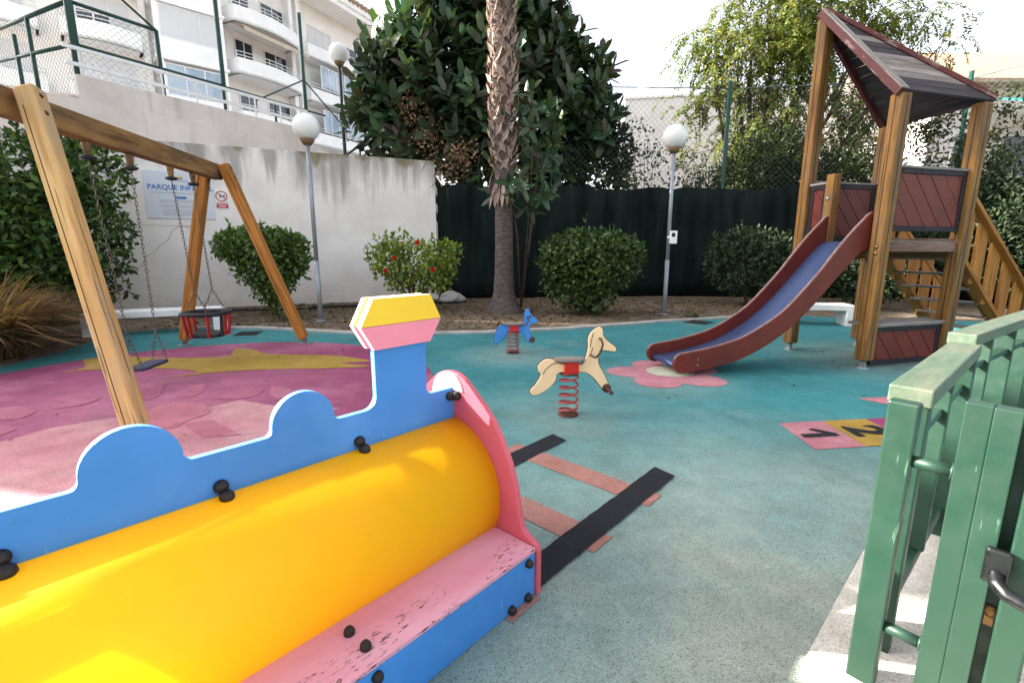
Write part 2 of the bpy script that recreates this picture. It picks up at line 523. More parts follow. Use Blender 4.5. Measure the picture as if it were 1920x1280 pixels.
    # worn pink seat
    n = NT('worn_pink_seat').set(.45, .4)
    p = n.coord('grain'); q = n.coord('Position')
    fade = n.ramp(n.noise(1.0, 5, p, (2, 5, 5)), [(.3, srgb(214, 138, 156)), (.7, srgb(222, 166, 184))])
    chm = n.math('MULTIPLY', n.ramp(n.noise(1.0, 7, p, (26, 90, 90), .72), [(.56, 0.0), (.585, 1.0)]),
                 n.ramp(n.noise(1.0, 3, p, (5, 9, 9)), [(.46, 0.0), (.54, 1.0)]))
    dt = n.n('ShaderNodeVectorMath', operation='DOT_PRODUCT'); n.l(q, dt.inputs[0]); dt.inputs[1].default_value = (math.cos(R(42.2)), -math.sin(R(42.2)), 0)
    chm = n.math('MULTIPLY', chm, n.ramp(n.math('ADD', dt.outputs['Value'], 2.0), [(.79, 0.0), (.83, 1.0)]))
    n.col(n.mix(chm, fade, srgb(86, 60, 58))); n.bump(chm, -.3, .003); M['seat_pink'] = n.m
    # thin yellow plastic sheet: lets sunlight glow through
    n = NT('yellow_sheet').set(.34, .45)
    p = n.coord('Position')
    k = n.ramp(n.noise(2.5, 6, p), [(.3, srgb(255, 208, 22)), (.7, srgb(255, 215, 34))])
    n.col(k)
    n.l(n.ramp(n.noise(9, 6, p), [(.3, .42), (.7, .56)]), n.b.inputs['Roughness'])
    t = n.n('ShaderNodeBsdfTranslucent'); t.inputs['Color'].default_value = (1, .79, .008, 1)
    mx = n.n('ShaderNodeMixShader'); mx.inputs[0].default_value = .5
    n.l(n.b.outputs[0], mx.inputs[1]); n.l(t.outputs[0], mx.inputs[2]); n.l(mx.outputs[0], n.out.inputs['Surface'])
    M['yellow'] = n.m
    M['cream'] = paint('cream_board', srgb(246, 210, 164), .42, .04, 6, .4, 0, srgb(226, 192, 154), .3)
    M['horse_edge'] = paint('dark_outline', srgb(52, 40, 34), .6, .1, 8, .3)
    M['spring'] = paint('red_spring', srgb(158, 58, 54), .45, .18, 12, .5, 0, srgb(120, 80, 70), .5)
    M['saddle'] = paint('red_saddle', srgb(206, 38, 26), .4, .08, 10, .45)
    M['fence_green'] = scuffed('green_paint', srgb(28, 57, 43), srgb(92, 122, 104), .45, (70, 70, 7), .66)
    M['fence_top'] = chipped('worn_green_paint', srgb(58, 84, 66), srgb(100, 100, 84), .55, .34, .70, (4, 22, 22), .12)
    M['handle'] = paint('black_handle', srgb(17, 17, 19), .3, .15, 20, .6)
    M['brass'] = paint('brass', srgb(140, 104, 66), .4, .2, 20, .5, .7)
    M['pavement'] = epdm('aggregate_concrete', srgb(206, 198, 186), srgb(214, 206, 194), .5, (), (.4, .7), (.16, .07, .04, 1))
    M['bench'] = paint('white_bench', srgb(222, 220, 218), .7, .05, 4, .3, 0, srgb(186, 182, 176), .5)
    M['sign'] = paint('sign_board', srgb(214, 218, 226), .4, .03, 3, .4)
    M['sign_blue'] = paint('sign_blue', srgb(76, 116, 184), .5, .05, 6, .3)
    M['sign_grey'] = paint('sign_grey', srgb(140, 142, 152), .5, .05, 6, .3)
    M['sign_sand'] = paint('sign_sand', srgb(226, 200, 150), .5, .05, 6, .3)
    M['sign_red'] = paint('sign_red', srgb(196, 44, 62), .5, .05, 6, .3)
    M['drain'] = paint('drain_grate', srgb(50, 46, 44), .8, .2, 20, .3)
    M['pipe'] = paint('black_pipe', srgb(24, 23, 22), .6, .1, 9, .3)
    M['crack_dark'] = paint('timber_split', srgb(92, 60, 30), .9, .2, 9, .1)
    M['crack'] = paint('crack', srgb(84, 76, 70), .9, .1, 9, .1)
    # trees
    M['ficus'] = leafmat('rubber_leaf', [srgb(34, 56, 38), srgb(48, 76, 48), srgb(66, 96, 62), srgb(82, 94, 56), srgb(74, 58, 54)], .42, .15, .5)
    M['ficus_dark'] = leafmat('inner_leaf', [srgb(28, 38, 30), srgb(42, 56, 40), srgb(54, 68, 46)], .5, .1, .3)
    M['dry'] = leafmat('dry_leaf', [srgb(84, 66, 54), srgb(150, 122, 98), srgb(206, 178, 146)], .8, .2, .1)
    M['acacia'] = leafmat('feathery_leaf', [srgb(50, 68, 32), srgb(74, 90, 38), srgb(100, 108, 42), srgb(86, 98, 42), srgb(146, 130, 46)], .6, .3, .2)
    M['dull'] = leafmat('dull_leaf', [srgb(34, 46, 26), srgb(52, 66, 34), srgb(74, 84, 44)], .6, .25, .2)
    M['hedge'] = leafmat('hedge_leaf', [srgb(48, 68, 32), srgb(66, 92, 40), srgb(90, 118, 50), srgb(112, 136, 64)], .38, .18, .4)
    M['round'] = leafmat('shrub_leaf', [srgb(40, 56, 30), srgb(56, 76, 38), srgb(76, 98, 48), srgb(98, 122, 58)], .42, .18, .35)
    M['dim'] = leafmat('dim_leaf', [srgb(34, 46, 32), srgb(48, 62, 40), srgb(64, 78, 48)], .55, .15, .25)
    M['hib'] = leafmat('hibiscus_leaf', [srgb(70, 92, 30), srgb(104, 126, 42), srgb(138, 152, 58), srgb(160, 166, 80)], .4, .3, .4)
    M['ivy'] = leafmat('broad_leaf', [srgb(36, 54, 26), srgb(54, 80, 36), srgb(78, 106, 46), srgb(106, 134, 60)], .42, .22, .35)
    M['flower'] = leafmat('red_petal', [srgb(190, 20, 30), srgb(216, 40, 44)], .5, .3, .3)
    M['grass'] = leafmat('grass_blade', [srgb(74, 66, 46), srgb(98, 82, 58), srgb(84, 80, 52), srgb(116, 94, 68)], .8, .25, .1)
    M['plume'] = leafmat('grass_plume', [srgb(120, 90, 62), srgb(146, 112, 80), srgb(160, 128, 98)], .9, .3, .1)
    M['litter'] = leafmat('litter_leaf', [srgb(60, 44, 30), srgb(104, 78, 50), srgb(140, 110, 74), srgb(84, 84, 44)], .9, .1, .1)
    M['bark'] = paint('bark', srgb(92, 78, 64), .95, .3, 9, .1, 0, srgb(60, 48, 38), .6, .8)
    n = NT('palm_bark').set(.95, .1)
    p = n.coord('Position')
    k = n.ramp(n.noise(1.0, 6, p, (9, 9, 24)), [(.3, srgb(66, 58, 56)), (.7, srgb(112, 101, 96))])
    n.col(k); n.bump(n.noise(1.0, 4, p, (6, 6, 40)), .7, .03); M['palm_bark'] = n.m
    M['boot'] = leafmat('frond_stub', [srgb(120, 100, 90), srgb(168, 144, 130), srgb(196, 174, 160)], .9, .0, .1)
build_materials()

# ------------------------------------------------------------------ foliage helpers
def unit(a): return a / np.maximum(np.linalg.norm(a, axis=1, keepdims=True), 1e-6)
def leaf_mesh(name, P, D, N, L, W, m, parent=None, style='fold', cup=.18, droop=.0):
    """one mesh of many separate little leaves: base P, direction D, upper side N, length L, width W"""
    n = len(P)
    D = unit(D); Sd = unit(np.cross(D, N)); N = np.cross(Sd, D)
    L = np.broadcast_to(np.asarray(L, float), (n,))[:, None]; W = np.broadcast_to(np.asarray(W, float), (n,))[:, None]
    if style == 'fold':
        v = np.stack([P, P + D * L * .5 + Sd * W * .5 + N * W * cup, P + D * L - N * L * droop, P + D * L * .5 - Sd * W * .5 + N * W * cup], 1)
        tris = np.array([[0, 1, 2], [0, 2, 3]])
        k = 4
    else:
        a, b = .26, .76
        v = np.stack([P,
                      P + D * L * a + Sd * W * .46 + N * W * cup, P + D * L * b + Sd * W * .40 + N * (W * cup - L * droop * .5),
                      P + D * L - N * L * droop,
                      P + D * L * b - Sd * W * .40 + N * (W * cup - L * droop * .5), P + D * L * a - Sd * W * .46 + N * W * cup,
                      P + D * L * a, P + D * L * b - N * L * droop * .5], 1)
        tris = np.array([[0, 1, 6], [1, 2, 7], [1, 7, 6], [2, 3, 7], [0, 6, 5], [6, 7, 4], [6, 4, 5], [7, 3, 4]])
        k = 8
    v = v.reshape(-1, 3)
    if parent is not None:
        b = Vector((0, 0, 0)); p = parent
        while p is not None: b += p.location; p = p.parent
        v = v - np.array(b)
    f = (tris[None] + (np.arange(n) * k)[:, None, None]).reshape(-1)
    me = bpy.data.meshes.new(name)
    me.vertices.add(len(v)); me.vertices.foreach_set('co', v.astype(np.float32).ravel())
    nt = len(f) // 3
    me.loops.add(len(f)); me.loops.foreach_set('vertex_index', f.astype(np.int32))
    me.polygons.add(nt); me.polygons.foreach_set('loop_start', np.arange(0, len(f), 3, dtype=np.int32))
    me.polygons.foreach_set('loop_total', np.full(nt, 3, dtype=np.int32))
    me.polygons.foreach_set('use_smooth', np.full(nt, style != 'fold'))
    me.materials.append(m)
    me.update(calc_edges=True)
    o = bpy.data.objects.new(name, me)
    COL.objects.link(o)
    if parent is not None: o.parent = parent
    return o

def blob_points(rng, blobs, n, shell=.55):
    """points in a union of ellipsoids (x,y,z,rx,ry,rz), denser towards the skin; returns points and outward dirs"""
    B = np.array(blobs, float)
    w = B[:, 3] * B[:, 4] * B[:, 5]; w = w ** .8; w /= w.sum()
    idx = rng.choice(len(B), n, p=w)
    d = unit(rng.normal(size=(n, 3)))
    r = 1 - (1 - shell) * rng.random(n) ** 1.6
    r *= 1 + rng.normal(size=n) * .05
    P = B[idx, :3] + d * B[idx, 3:] * r[:, None]
    return P, unit(d / B[idx, 3:])

def px_blob(u, v, y, rpx, ry=None, squash=1.0):
    p = onY(u, v, y)
    r = rpx * y / 900.0
    return (p.x, p.y, p.z, r, ry or r * .7, r * squash)

def shrub(name, loc, blobs, n, L, W, m, label, seed, group=None, trunk_h=.5, cat='shrub', stems=5, tr=.03, extra=None, style='fold', bark=None):
    rng = np.random.default_rng(seed); rd = random.Random(seed)
    root = empty(name, loc, label, cat, group)
    P, O = blob_points(rng, blobs, n)
    ok = P[:, 2] > loc[2] + .02
    P, O = P[ok], O[ok]
    k = len(P)
    D = unit(O * .7 + rng.normal(size=(k, 3)) * .75 + np.array([0, 0, .25]))
    N = unit(O + rng.normal(size=(k, 3)) * .5 + np.array([0, 0, .8]))
    # stray sprigs that break the clipped outline: leaves join the foliage, twigs the stems
    sprig_mb = MB()
    m_ = max(12, n // 260)
    sp_, so_ = blob_points(rng, blobs, m_, .97)
    SP, SD, SN = [], [], []
    for i in range(m_):
        if sp_[i][2] < loc[2] + .25: continue
        d_ = unit((so_[i] * .7 + np.array([0, 0, .7]) + rng.normal(size=3) * .35)[None])[0]
        ln = rng.uniform(.10, .26)
        sprig_mb.tube([sp_[i] - d_ * .12, sp_[i] + d_ * ln], .004, 4)
        for j in range(6):
            SP.append(sp_[i] + d_ * (ln * (j + 1) / 6)); SD.append(d_ * .6 + rng.normal(size=3) * .7); SN.append(d_ * .3 + np.array([0, 0, 1.0]) + rng.normal(size=3) * .3)
    if SP:
        P, D, N = np.concatenate([P, SP]), np.concatenate([D, SD]), np.concatenate([N, SN]); k = len(P)
    leaf_mesh('foliage', P, D, N, L * (.6 + .7 * rng.random(k)), W * (.7 + .6 * rng.random(k)), m, root, style)
    mb = sprig_mb
    for i in range(stems):
        b = blobs[rd.randrange(len(blobs))]
        q = Vector((b[0] + rd.uniform(-.5, .5) * b[3], b[1] + rd.uniform(-.5, .5) * b[4], b[2] + rd.uniform(-.1, .5) * b[5]))
        s = Vector(loc) + Vector((rd.uniform(-.06, .06), rd.uniform(-.06, .06), -.03))
        mid = s.lerp(q, .45) + Vector((rd.uniform(-.08, .08), rd.uniform(-.08, .08), .1))
        mb.tube([s, s.lerp(mid, .5) + Vector((0, 0, trunk_h * .15)), mid, q], tr, 6, radii=[tr, tr * .85, tr * .6, tr * .25])
    mb.build('stem', bark or M['bark'], root)
    return root

# ------------------------------------------------------------------ ground, rubber surface and its inlaid shapes
mb = MB()
mb.add([(-120, -60, 0), (120, -60, 0), (120, 160, 0), (-120, 160, 0)], [(0, 1, 2, 3)])
tag(mb.build('ground', M['soil']), kind='structure')

def flat(name, pts, z, m, parent=None, label=None):
    mb = MB()
    if parent is not None:
        rj = random.Random(len(pts) * 7 + int(abs(pts[0][0]) * 100)); q = []
        for i in range(len(pts)):
            p0, p1 = pts[i], pts[(i + 1) % len(pts)]
            L = math.hypot(p1[0] - p0[0], p1[1] - p0[1]); m_ = max(1, min(60, int(L / .035)))
            for j in range(m_):
                t = j / m_
                jit = .0025 if L > .02 else .0015
                q.append((p0[0] + (p1[0] - p0[0]) * t + rj.uniform(-jit, jit), p0[1] + (p1[1] - p0[1]) * t + rj.uniform(-jit, jit)))
        pts = q
    mb.add([(p[0], p[1], z) for p in pts], [tuple(range(len(pts)))])
    o = mb.build(name, m, parent)
    a = sum(pts[i][0] * pts[(i + 1) % len(pts)][1] - pts[(i + 1) % len(pts)][0] * pts[i][1] for i in range(len(pts)))
    if a < 0: o.data.flip_normals()
    if label: o['label'] = label
    return o
def smooth_closed(pts, k=6):
    out = []
    n = len(pts)
    for i in range(n):
        p0, p1, p2, p3 = [Vector((pts[j % n][0], pts[j % n][1])) for j in (i - 1, i, i + 1, i + 2)]
        for t in range(k):
            t /= k
            out.append(.5 * ((2 * p1) + (p2 - p0) * t + (2 * p0 - 5 * p1 + 4 * p2 - p3) * t * t + (3 * p1 - p0 - 3 * p2 + p3) * t ** 3))
    return out
def gp(pix): return [(G(u, v).x, G(u, v).y) for u, v in pix]

back_edge = gp([(225, 622), (333, 616), (480, 617), (640, 626), (760, 628), (900, 626), (1050, 619), (1150, 612), (1250, 604), (1390, 596)])
back_edge += [(5.9, 10.5), (7.6, 9.6), (9.5, 9.4), (13.0, 9.4)]
surf_pts = [(-6.4, -4), (13, -4)] + back_edge[::-1] + [(-6.75, 7.7), (-6.3, 6.4), (-6.25, 5.2), (-6.5, 3)]
surf = tag(flat('playground_surface', surf_pts, .004, M['teal']), kind='structure')
cx, cy, cr = -3.4, 4.62, 2.56
flat('pink_circle', [(cx + cr * math.cos(2 * math.pi * i / 96), cy + cr * math.sin(2 * math.pi * i / 96)) for i in range(96)], .008, M['magenta'], surf)
def incircle(pts, f=.995):
    out = []
    for p in pts:
        d = math.hypot(p[0] - cx, p[1] - cy)
        k = min(1, cr * f / d) if d > 0 else 1
        out.append((cx + (p[0] - cx) * k, cy + (p[1] - cy) * k))
    return out
pale = gp([(-80, 850), (20, 826), (90, 806), (180, 790), (270, 778), (380, 768), (450, 752), (560, 770), (640, 766)]) + [(-1.6, 4.0), (-1.2, 3.3)]
pale += [(cx + cr * .995 * math.cos(a), cy + cr * .995 * math.sin(a)) for a in [R(x) for x in range(-35, -166, -8)]]
flat('pale_shape', incircle(pale), .012, M['pale_pink'], surf)
flat('yellow_fish', incircle(smooth_closed(gp([(118, 698), (160, 690), (150, 668), (175, 664), (215, 668), (300, 672), (372, 672), (430, 668), (442, 655), (478, 657), (497, 664), (560, 666), (628, 668), (695, 678), (640, 682), (694, 688), (610, 692), (500, 694), (400, 700), (318, 710), (372, 698), (300, 692), (230, 698), (190, 694)]), 5)), .012, M['ochre'], surf)
for pl_ in ([(106, 748), (150, 738), (180, 742), (184, 752), (140, 764), (104, 766), (124, 756)],
            [(256, 740), (276, 722), (306, 721), (300, 742), (268, 752)],
            [(356, 724), (384, 722), (380, 736), (350, 748), (332, 744), (352, 736)],
            [(392, 748), (430, 738), (490, 727), (482, 742), (440, 750)],
            [(508, 742), (512, 726), (550, 734), (528, 748)],
            [(0, 768), (40, 764), (66, 772), (40, 786), (0, 788)],
            [(-60, 810), (-10, 800), (30, 806), (-20, 822)]):
    flat('petal_shape', incircle(smooth_closed(gp(pl_), 5)), .012, M['petal'], surf)
flat('salmon_shape', incircle(smooth_closed(gp([(278, 772), (330, 756), (380, 760), (394, 776), (350, 792), (330, 804), (285, 806), (262, 790)]), 5)), .016, M['salmon'], surf)
flat('pale_kite', gp([(340, 796), (398, 790), (455, 818), (380, 824)]), .016, M['salmon'], surf)
# flower by the slide
fc = G(1262, 700)
fp = []
for i in range(120):
    a = 2 * math.pi * i / 120
    r = .40 + .25 * abs(math.sin(2.5 * a + .5)) ** .8
    fp.append((fc.x - .08 + r * math.cos(a) * 1.05, fc.y - .02 + r * math.sin(a)))
flat('pink_flower', fp, .008, M['pinkpaint'], surf)
flat('flower_centre', [(fc.x - .02 + .27 * math.cos(2 * math.pi * i / 40), fc.y + .05 + .25 * math.sin(2 * math.pi * i / 40)) for i in range(40)], .012, M['whitepaint'], surf)
# hopscotch
hx, hy = Vector((.99, .13)), Vector((-.04, -1.0))
h0 = Vector((2.19, 3.68))
def sq(i, j, name, m, z=.008):
    a = h0 + hx * (.40 * i) + hy * (.52 * j)
    flat(name, [a, a + hx * .40, a + hx * .40 + hy * .52, a + hy * .52], z, m, surf)
sq(0, 0, 'hopscotch_square', M['pinkpaint']); sq(1, 0, 'hopscotch_square', M['ochre']); sq(2, 0, 'hopscotch_square', M['magenta'])
flat('hopscotch_square', [h0 + hx * .82 + hy * -.52 + hx * .40 * 0.75, h0 + hx * 1.6 + hy * -.52, h0 + hx * 1.6 + hy * -.02, h0 + hx * 1.5 + hy * -.02], .008, M['pinkpaint'], surf)
def text_mesh(name, body, size, mat_, parent, loc, ax, ay, ext=.002, align='CENTER', bold=0.0):
    c = bpy.data.curves.new(name, 'FONT')
    c.body = body; c.size = size; c.extrude = ext; c.align_x = align; c.align_y = 'CENTER'; c.offset = bold
    t = bpy.data.objects.new(name, c)
    COL.objects.link(t)
    bpy.context.view_layer.update()
    me = bpy.data.meshes.new_from_object(t.evaluated_get(bpy.context.evaluated_depsgraph_get()))
    COL.objects.unlink(t); bpy.data.objects.remove(t)
    ax, ay = Vector(ax).normalized(), Vector(ay).normalized()
    az = ax.cross(ay)
    mt = Matrix((ax, ay, az)).transposed().to_4x4()
    base = Vector((0, 0, 0)); p = parent
    while p is not None: base += p.location; p = p.parent
    me.transform(Matrix.Translation(Vector(loc) - base) @ mt)
    me.materials.clear(); me.materials.append(mat_)
    o = bpy.data.objects.new(name, me)
    COL.objects.link(o); o.parent = parent
    return o
c1 = h0 + hx * .20 + hy * .27
c2 = h0 + hx * .60 + hy * .25
# blocky figures, their tops to the right as one stands on the first square
flat('number_one', [c1 + hx * a + hy * b for a, b in ((-.15, .00), (.09, .0), (.03, -.11), (-.03, -.11), (-.03, -.09), (.0, -.07) , (.02, -.05), (-.15, -.05))][::-1] and
     [c1 + hx * a + hy * b for a, b in ((-.16, .045), (.14, .045), (.14, -.005), (.02, -.115), (-.03, -.115), (-.03, -.085), (.045, -.02), (-.16, -.02))], .012, M['black_rubber'], surf)
text_mesh('number_two', '2', .42, M['black_rubber'], surf, (c2.x, c2.y, .014), (hy.x, hy.y, 0), (hx.x, hx.y, 0), .001, 'CENTER', .012)

# train axes
TA = R(42.2)
TL, TR_ = Vector((math.sin(TA), math.cos(TA), 0)), Vector((math.cos(TA), -math.sin(TA), 0))
def T(l, r, z=0.0): return TL * l + TR_ * r + Vector((0, 0, z))
def T2(l, r): p = T(l, r); return (p.x, p.y)
for l0, l1 in ((1.73, 1.90), (2.28, 2.45), (1.16, 1.33)):
    flat('track_sleeper', [T2(l0, -1.05), T2(l1, -1.05), T2(l1, -2.16), T2(l0, -2.16)], .008, M['sleeper'], surf)
for r0, r1 in ((-1.24, -1.09), (-2.08, -1.93)):
    flat('track_rail', [T2(.9, r0), T2(.9, r1), T2(2.73, r1), T2(2.76, r0)], .012, M['black_rubber'], surf)

# kerb along the planting bed
ke = back_edge[1:10]
mb = MB()
vs, fs = [], []
for i, p in enumerate(ke):
    a = Vector(ke[max(i - 1, 0)]); b = Vector(ke[min(i + 1, len(ke) - 1)])
    t = (b - a).normalized(); nn = Vector((-t.y, t.x))
    for off, z in ((0, -.02), (0, .035), (.16, .035), (.16, -.02)):
        q = Vector(p) + nn * off
        vs.append((q.x, q.y, z))
for i in range(len(ke) - 1):
    for k in range(3):
        fs.append((i * 4 + k, (i + 1) * 4 + k, (i + 1) * 4 + k + 1, i * 4 + k + 1))
o = MB().add(vs, fs).build('kerb', M['kerb'])
o.data.flip_normals()
tag(o, kind='structure')
# pavement under the metal fence
FD, GD = Vector((.763, .646, 0)), Vector((.646, -.763, 0))
fA = Vector((1.16, 1.33, 0))
def F(a, b, z=0.0): return fA + FD * a + GD * b + Vector((0, 0, z))
pv = [F(-.9, -.05), F(-.22, -.075), F(-.15, -.10), F(-.10, -.135), F(-.04, -.147), F(.3, -.165), F(.85, -.19), F(1.55, -.21), F(1.6, 3.0), F(-.9, 3.0)]
mb = MB()
mb.prism([(p.x, p.y) for p in pv], (0, 0, .006), (1, 0, 0), (0, 1, 0), .012)
tag(mb.build('pavement', M['pavement'], None, .004), kind='structure')
# drain covers
for (u, v, w, d, rz, lab) in ((465, 626, .36, .36, .2, 'dark square drain cover in the teal surface near the swing'), (1310, 605, .42, .42, .75, 'dark square drain cover in the teal surface behind the slide toe')):
    p = G(u, v)
    mb = MB()
    mb.box((p.x, p.y, .009), w, d, .012, rz)
    ca, sa = math.cos(rz), math.sin(rz)
    for i in range(7):
        t = (i - 3) * w / 8
        mb.box((p.x + ca * t, p.y + sa * t, .018), .018, d * .86, .01, rz)
    tag(centre_origin(mb.build('drain_cover', M['drain'])), lab, 'drain cover', 'drain covers')
# scattered litter on the bed
rng = np.random.default_rng(5)
n = 5200
P = np.stack([rng.uniform(-7, 9.5, n), rng.uniform(8.2, 14.2, n), np.full(n, .012)], 1)
P = P[P[:, 1] > 8.35 + np.clip(P[:, 0] + .5, 0, 9) * .42]
n2_ = 150
P = np.concatenate([P, np.stack([rng.uniform(-5, 7, n2_), 8.8 - rng.beta(1, 2.2, n2_) * 7, np.full(n2_, .018)], 1)])
D = rng.normal(size=(len(P), 3)) * np.array([1, 1, .12]); N = rng.normal(size=(len(P), 3)) * .35 + np.array([0, 0, 1])
tag(leaf_mesh('leaf_litter', P, D, N, np.where(np.arange(len(P)) >= len(P) - n2_, .045, rng.uniform(.05, .13, len(P))), np.where(np.arange(len(P)) >= len(P) - n2_, .022, rng.uniform(.03, .06, len(P))), M['litter']), 'brown fallen leaves strewn over the planting bed', 'leaf litter', kind='stuff')

# ------------------------------------------------------------------ walls behind
w0, wd = Vector((-9.4, 10.87, 0)), Vector((.92, .39, 0)).normalized()
wnrm = Vector((wd.y, -wd.x, 0))
def W(s, z, out=0.0): return w0 + wd * s + wnrm * out + Vector((0, 0, z))
root = empty('garden_wall', W(4, 0), 'long pale rendered wall with dark rain streaks and a diagonal crack', 'wall')
mb = MB()
ptsw = [(-9, -.1), (7.78, -.1), (7.78, 3.85), (2.95, 3.85), (2.95, 3.86), (-9, 3.86)]
mb.prism([(-9, -.1), (7.85, -.1), (7.85, 3.86), (-9, 3.86)], W(0, 0, -.11), wd, (0, 0, 1), .22)
mb.build('wall_face', M['render'], root, .015)
mb = MB()
cr_pts = [(2.1, 1.97), (1.9, 1.955), (1.62, 1.97), (1.48, 1.86), (1.36, 1.62), (1.2, 1.52), (1.08, 1.36), (.92, 1.28), (.78, 1.03), (.6, .95)]
for i in range(len(cr_pts) - 1):
    a, b = cr_pts[i], cr_pts[i + 1]
    mb.bar(W(a[0], a[1], .0005), W(b[0], b[1], .0005), .004, .02, wnrm)
for a, b in (((-1.2, 2.03), (.4, 1.99)), ((.4, 1.99), (2.1, 1.965))):
    mb.bar(W(a[0], a[1], .0005), W(b[0], b[1], .0005), .004, .008, wnrm)
mb.build('crack', M['crack'], root)

# information board and no-dogs notice on the wall
root = empty('information_board', W(1.72, 2.14), 'pale blue information board headed PARQUE INFANTIL on the garden wall', 'sign')
mb = MB(); mb.prism([(1.05, 2.14), (2.40, 2.14), (2.44, 3.21), (1.05, 3.21)], W(0, 0, .012), wd, (0, 0, 1), .02)
mb.build('board', M['sign'], root, .004)
text_mesh('heading', 'PARQUE INFANTIL', .155, M['sign_blue'], root, W(1.76, 2.84, .024), wd, (0, 0, 1), .001, 'CENTER', .003)
mb = MB(); mb.lathe(W(1.77, 3.08, .022), [(.055, 0), (.055, .003)], 20, wnrm); mb.frame_box(W(1.66, 3.08, .0235), wd, (0, 0, 1), wnrm, .09, .05, .003)
mb.build('emblem', M['sign_sand'], root)
mb = MB(); mb.frame_box(W(1.80, 2.995, .0235), wd, (0, 0, 1), wnrm, .24, .012, .003); mb.build('blue_line', M['sign_blue'], root)
mb = MB(); mb.frame_box(W(1.75, 2.615, .0235), wd, (0, 0, 1), wnrm, .20, .055, .003)
mb.build('blue_band', M['sign_blue'], root)
mb = MB()
for z, x0, x1 in ((2.72, 1.15, 2.34), (2.55, 1.32, 2.2), (2.51, 1.32, 2.26), (2.44, 1.32, 2.2), (2.40, 1.32, 2.24), (2.335, 1.35, 2.22), (2.295, 1.35, 2.25), (2.255, 1.35, 2.2), (2.22, 1.35, 2.1)):
    mb.frame_box(W((x0 + x1) / 2, z, .0235), wd, (0, 0, 1), wnrm, x1 - x0, .009, .003)
mb.build('text_lines', M['sign_grey'], root)
root = empty('prohibition_notice', W(2.57, 2.4), 'small no dogs notice with red ring and red strip on the garden wall', 'sign')
mb = MB(); mb.prism([(2.43, 2.385), (2.71, 2.385), (2.71, 2.83), (2.43, 2.83)], W(0, 0, .008), wd, (0, 0, 1), .012)
mb.build('plate', M['white_board'], root, .002)
mb = MB()
ring = [W(2.57 + .115 * math.cos(2 * math.pi * i / 40), 2.69 + .115 * math.sin(2 * math.pi * i / 40), .015) for i in range(40)]
mb.loop(ring, .012, 6); mb.bar(W(2.57 - .08, 2.69 + .08, .016), W(2.57 + .08, 2.69 - .08, .016), .006, .022, wnrm)
mb.build('red_ring', M['sign_red'], root)
mb = MB(); mb.prism([(.0, .0), (.015, .045), (.0, .06), (.02, .085), (.055, .07), (.06, .05), (.11, .05), (.135, .085), (.14, .03), (.135, -.03), (.12, -.03), (.11, .005), (.05, .005), (.04, -.03), (.025, -.03), (.025, .02)], W(2.505, 2.665, .0155), wd, (0, 0, 1), .003)
mb.build('dog_symbol', M['sign_grey'], root)
mb = MB(); mb.frame_box(W(2.57, 2.525, .0155), wd, (0, 0, 1), wnrm, .25, .02, .003); mb.frame_box(W(2.57, 2.455, .0155), wd, (0, 0, 1), wnrm, .25, .085, .003)
mb.build('red_strip', M['sign_red'], root)
mb = MB(); mb.frame_box(W(2.57, 2.455, .018), wd, (0, 0, 1), wnrm, .15, .02, .002); mb.build('strip_lettering', M['white_board'], root)

# raised ground behind the garden wall, terrace and its parapet
def mass(name, pts, z0, z1, m, kind=None, parent=None):
    mb = MB()
    mb.prism([(p[0], p[1]) for p in pts], (0, 0, (z0 + z1) / 2), (1, 0, 0), (0, 1, 0), z1 - z0)
    o = mb.build(name, m, parent)
    if kind: o['kind'] = kind
    return o
mass('upper_ground', [(-2.6, 14.05), (-2.8, 20), (-4, 60), (-60, 60), (-60, -2), (-18, 7.52), (-10, 10.85)], -.1, 3.7, M['terrace'], 'structure')
TD = Vector((-.53, -.85, 0)).normalized()
tE = Vector((-7.2, 18, 0))
def TW(s, z, out=0.0): return tE + TD * s + Vector((TD.y * -1, TD.x, 0)) * out + Vector((0, 0, z))
t1 = 6.5
mass('terrace', [TW(0, 0, .3), TW(t1 + .3, 0, .3), TW(t1 + .3, 0, .3) + Vector((-14, -2.2, 0)), (-60, 18), (-60, 58), (-3.9, 58)], 3.6, 5.0, M['terrace'], 'structure')
root = empty('terrace_wall', TW(3, 3.7), 'tall grey rendered terrace wall above the garden wall carrying a white railing', 'wall')
mb = MB()
nT = Vector((-TD.y, TD.x, 0))
mb.frame_box((TW(0, 4.62) + TW(t1, 4.62)) / 2, TD, nT, (0, 0, 1), t1, .22, 1.96)
mb.build('wall_face', M['terrace'], root, .01)
mb = MB()
e = TW(t1, 0)
mb.frame_box(e + Vector((-4.0, -.65, 4.35)), (-1, -.16, 0), (.16, -1, 0), (0, 0, 1), 8.0, .22, 1.45)
mb.frame_box(e + Vector((-4.0, -.65, 5.10)), (-1, -.16, 0), (.16, -1, 0), (0, 0, 1), 8.1, .30, .06)
mb.build('low_wall', M['terrace'], root, .01)
root = empty('terrace_railing', TW(3.5, 5.75), 'white tubular railing along the top of the terrace wall', 'railing')
mb = MB()
for z in (5.85, 6.22): mb.bar(TW(.1, z), TW(t1 + .15, z), .06, .08)
mb.build('rail', M['white_metal'], root)
for i in range(8):
    s = .25 + i * (t1 - .4) / 7
    mb = MB(); mb.bar(TW(s, 5.58), TW(s, 6.2), .06, .03); mb.build('post', M['white_metal'], root)

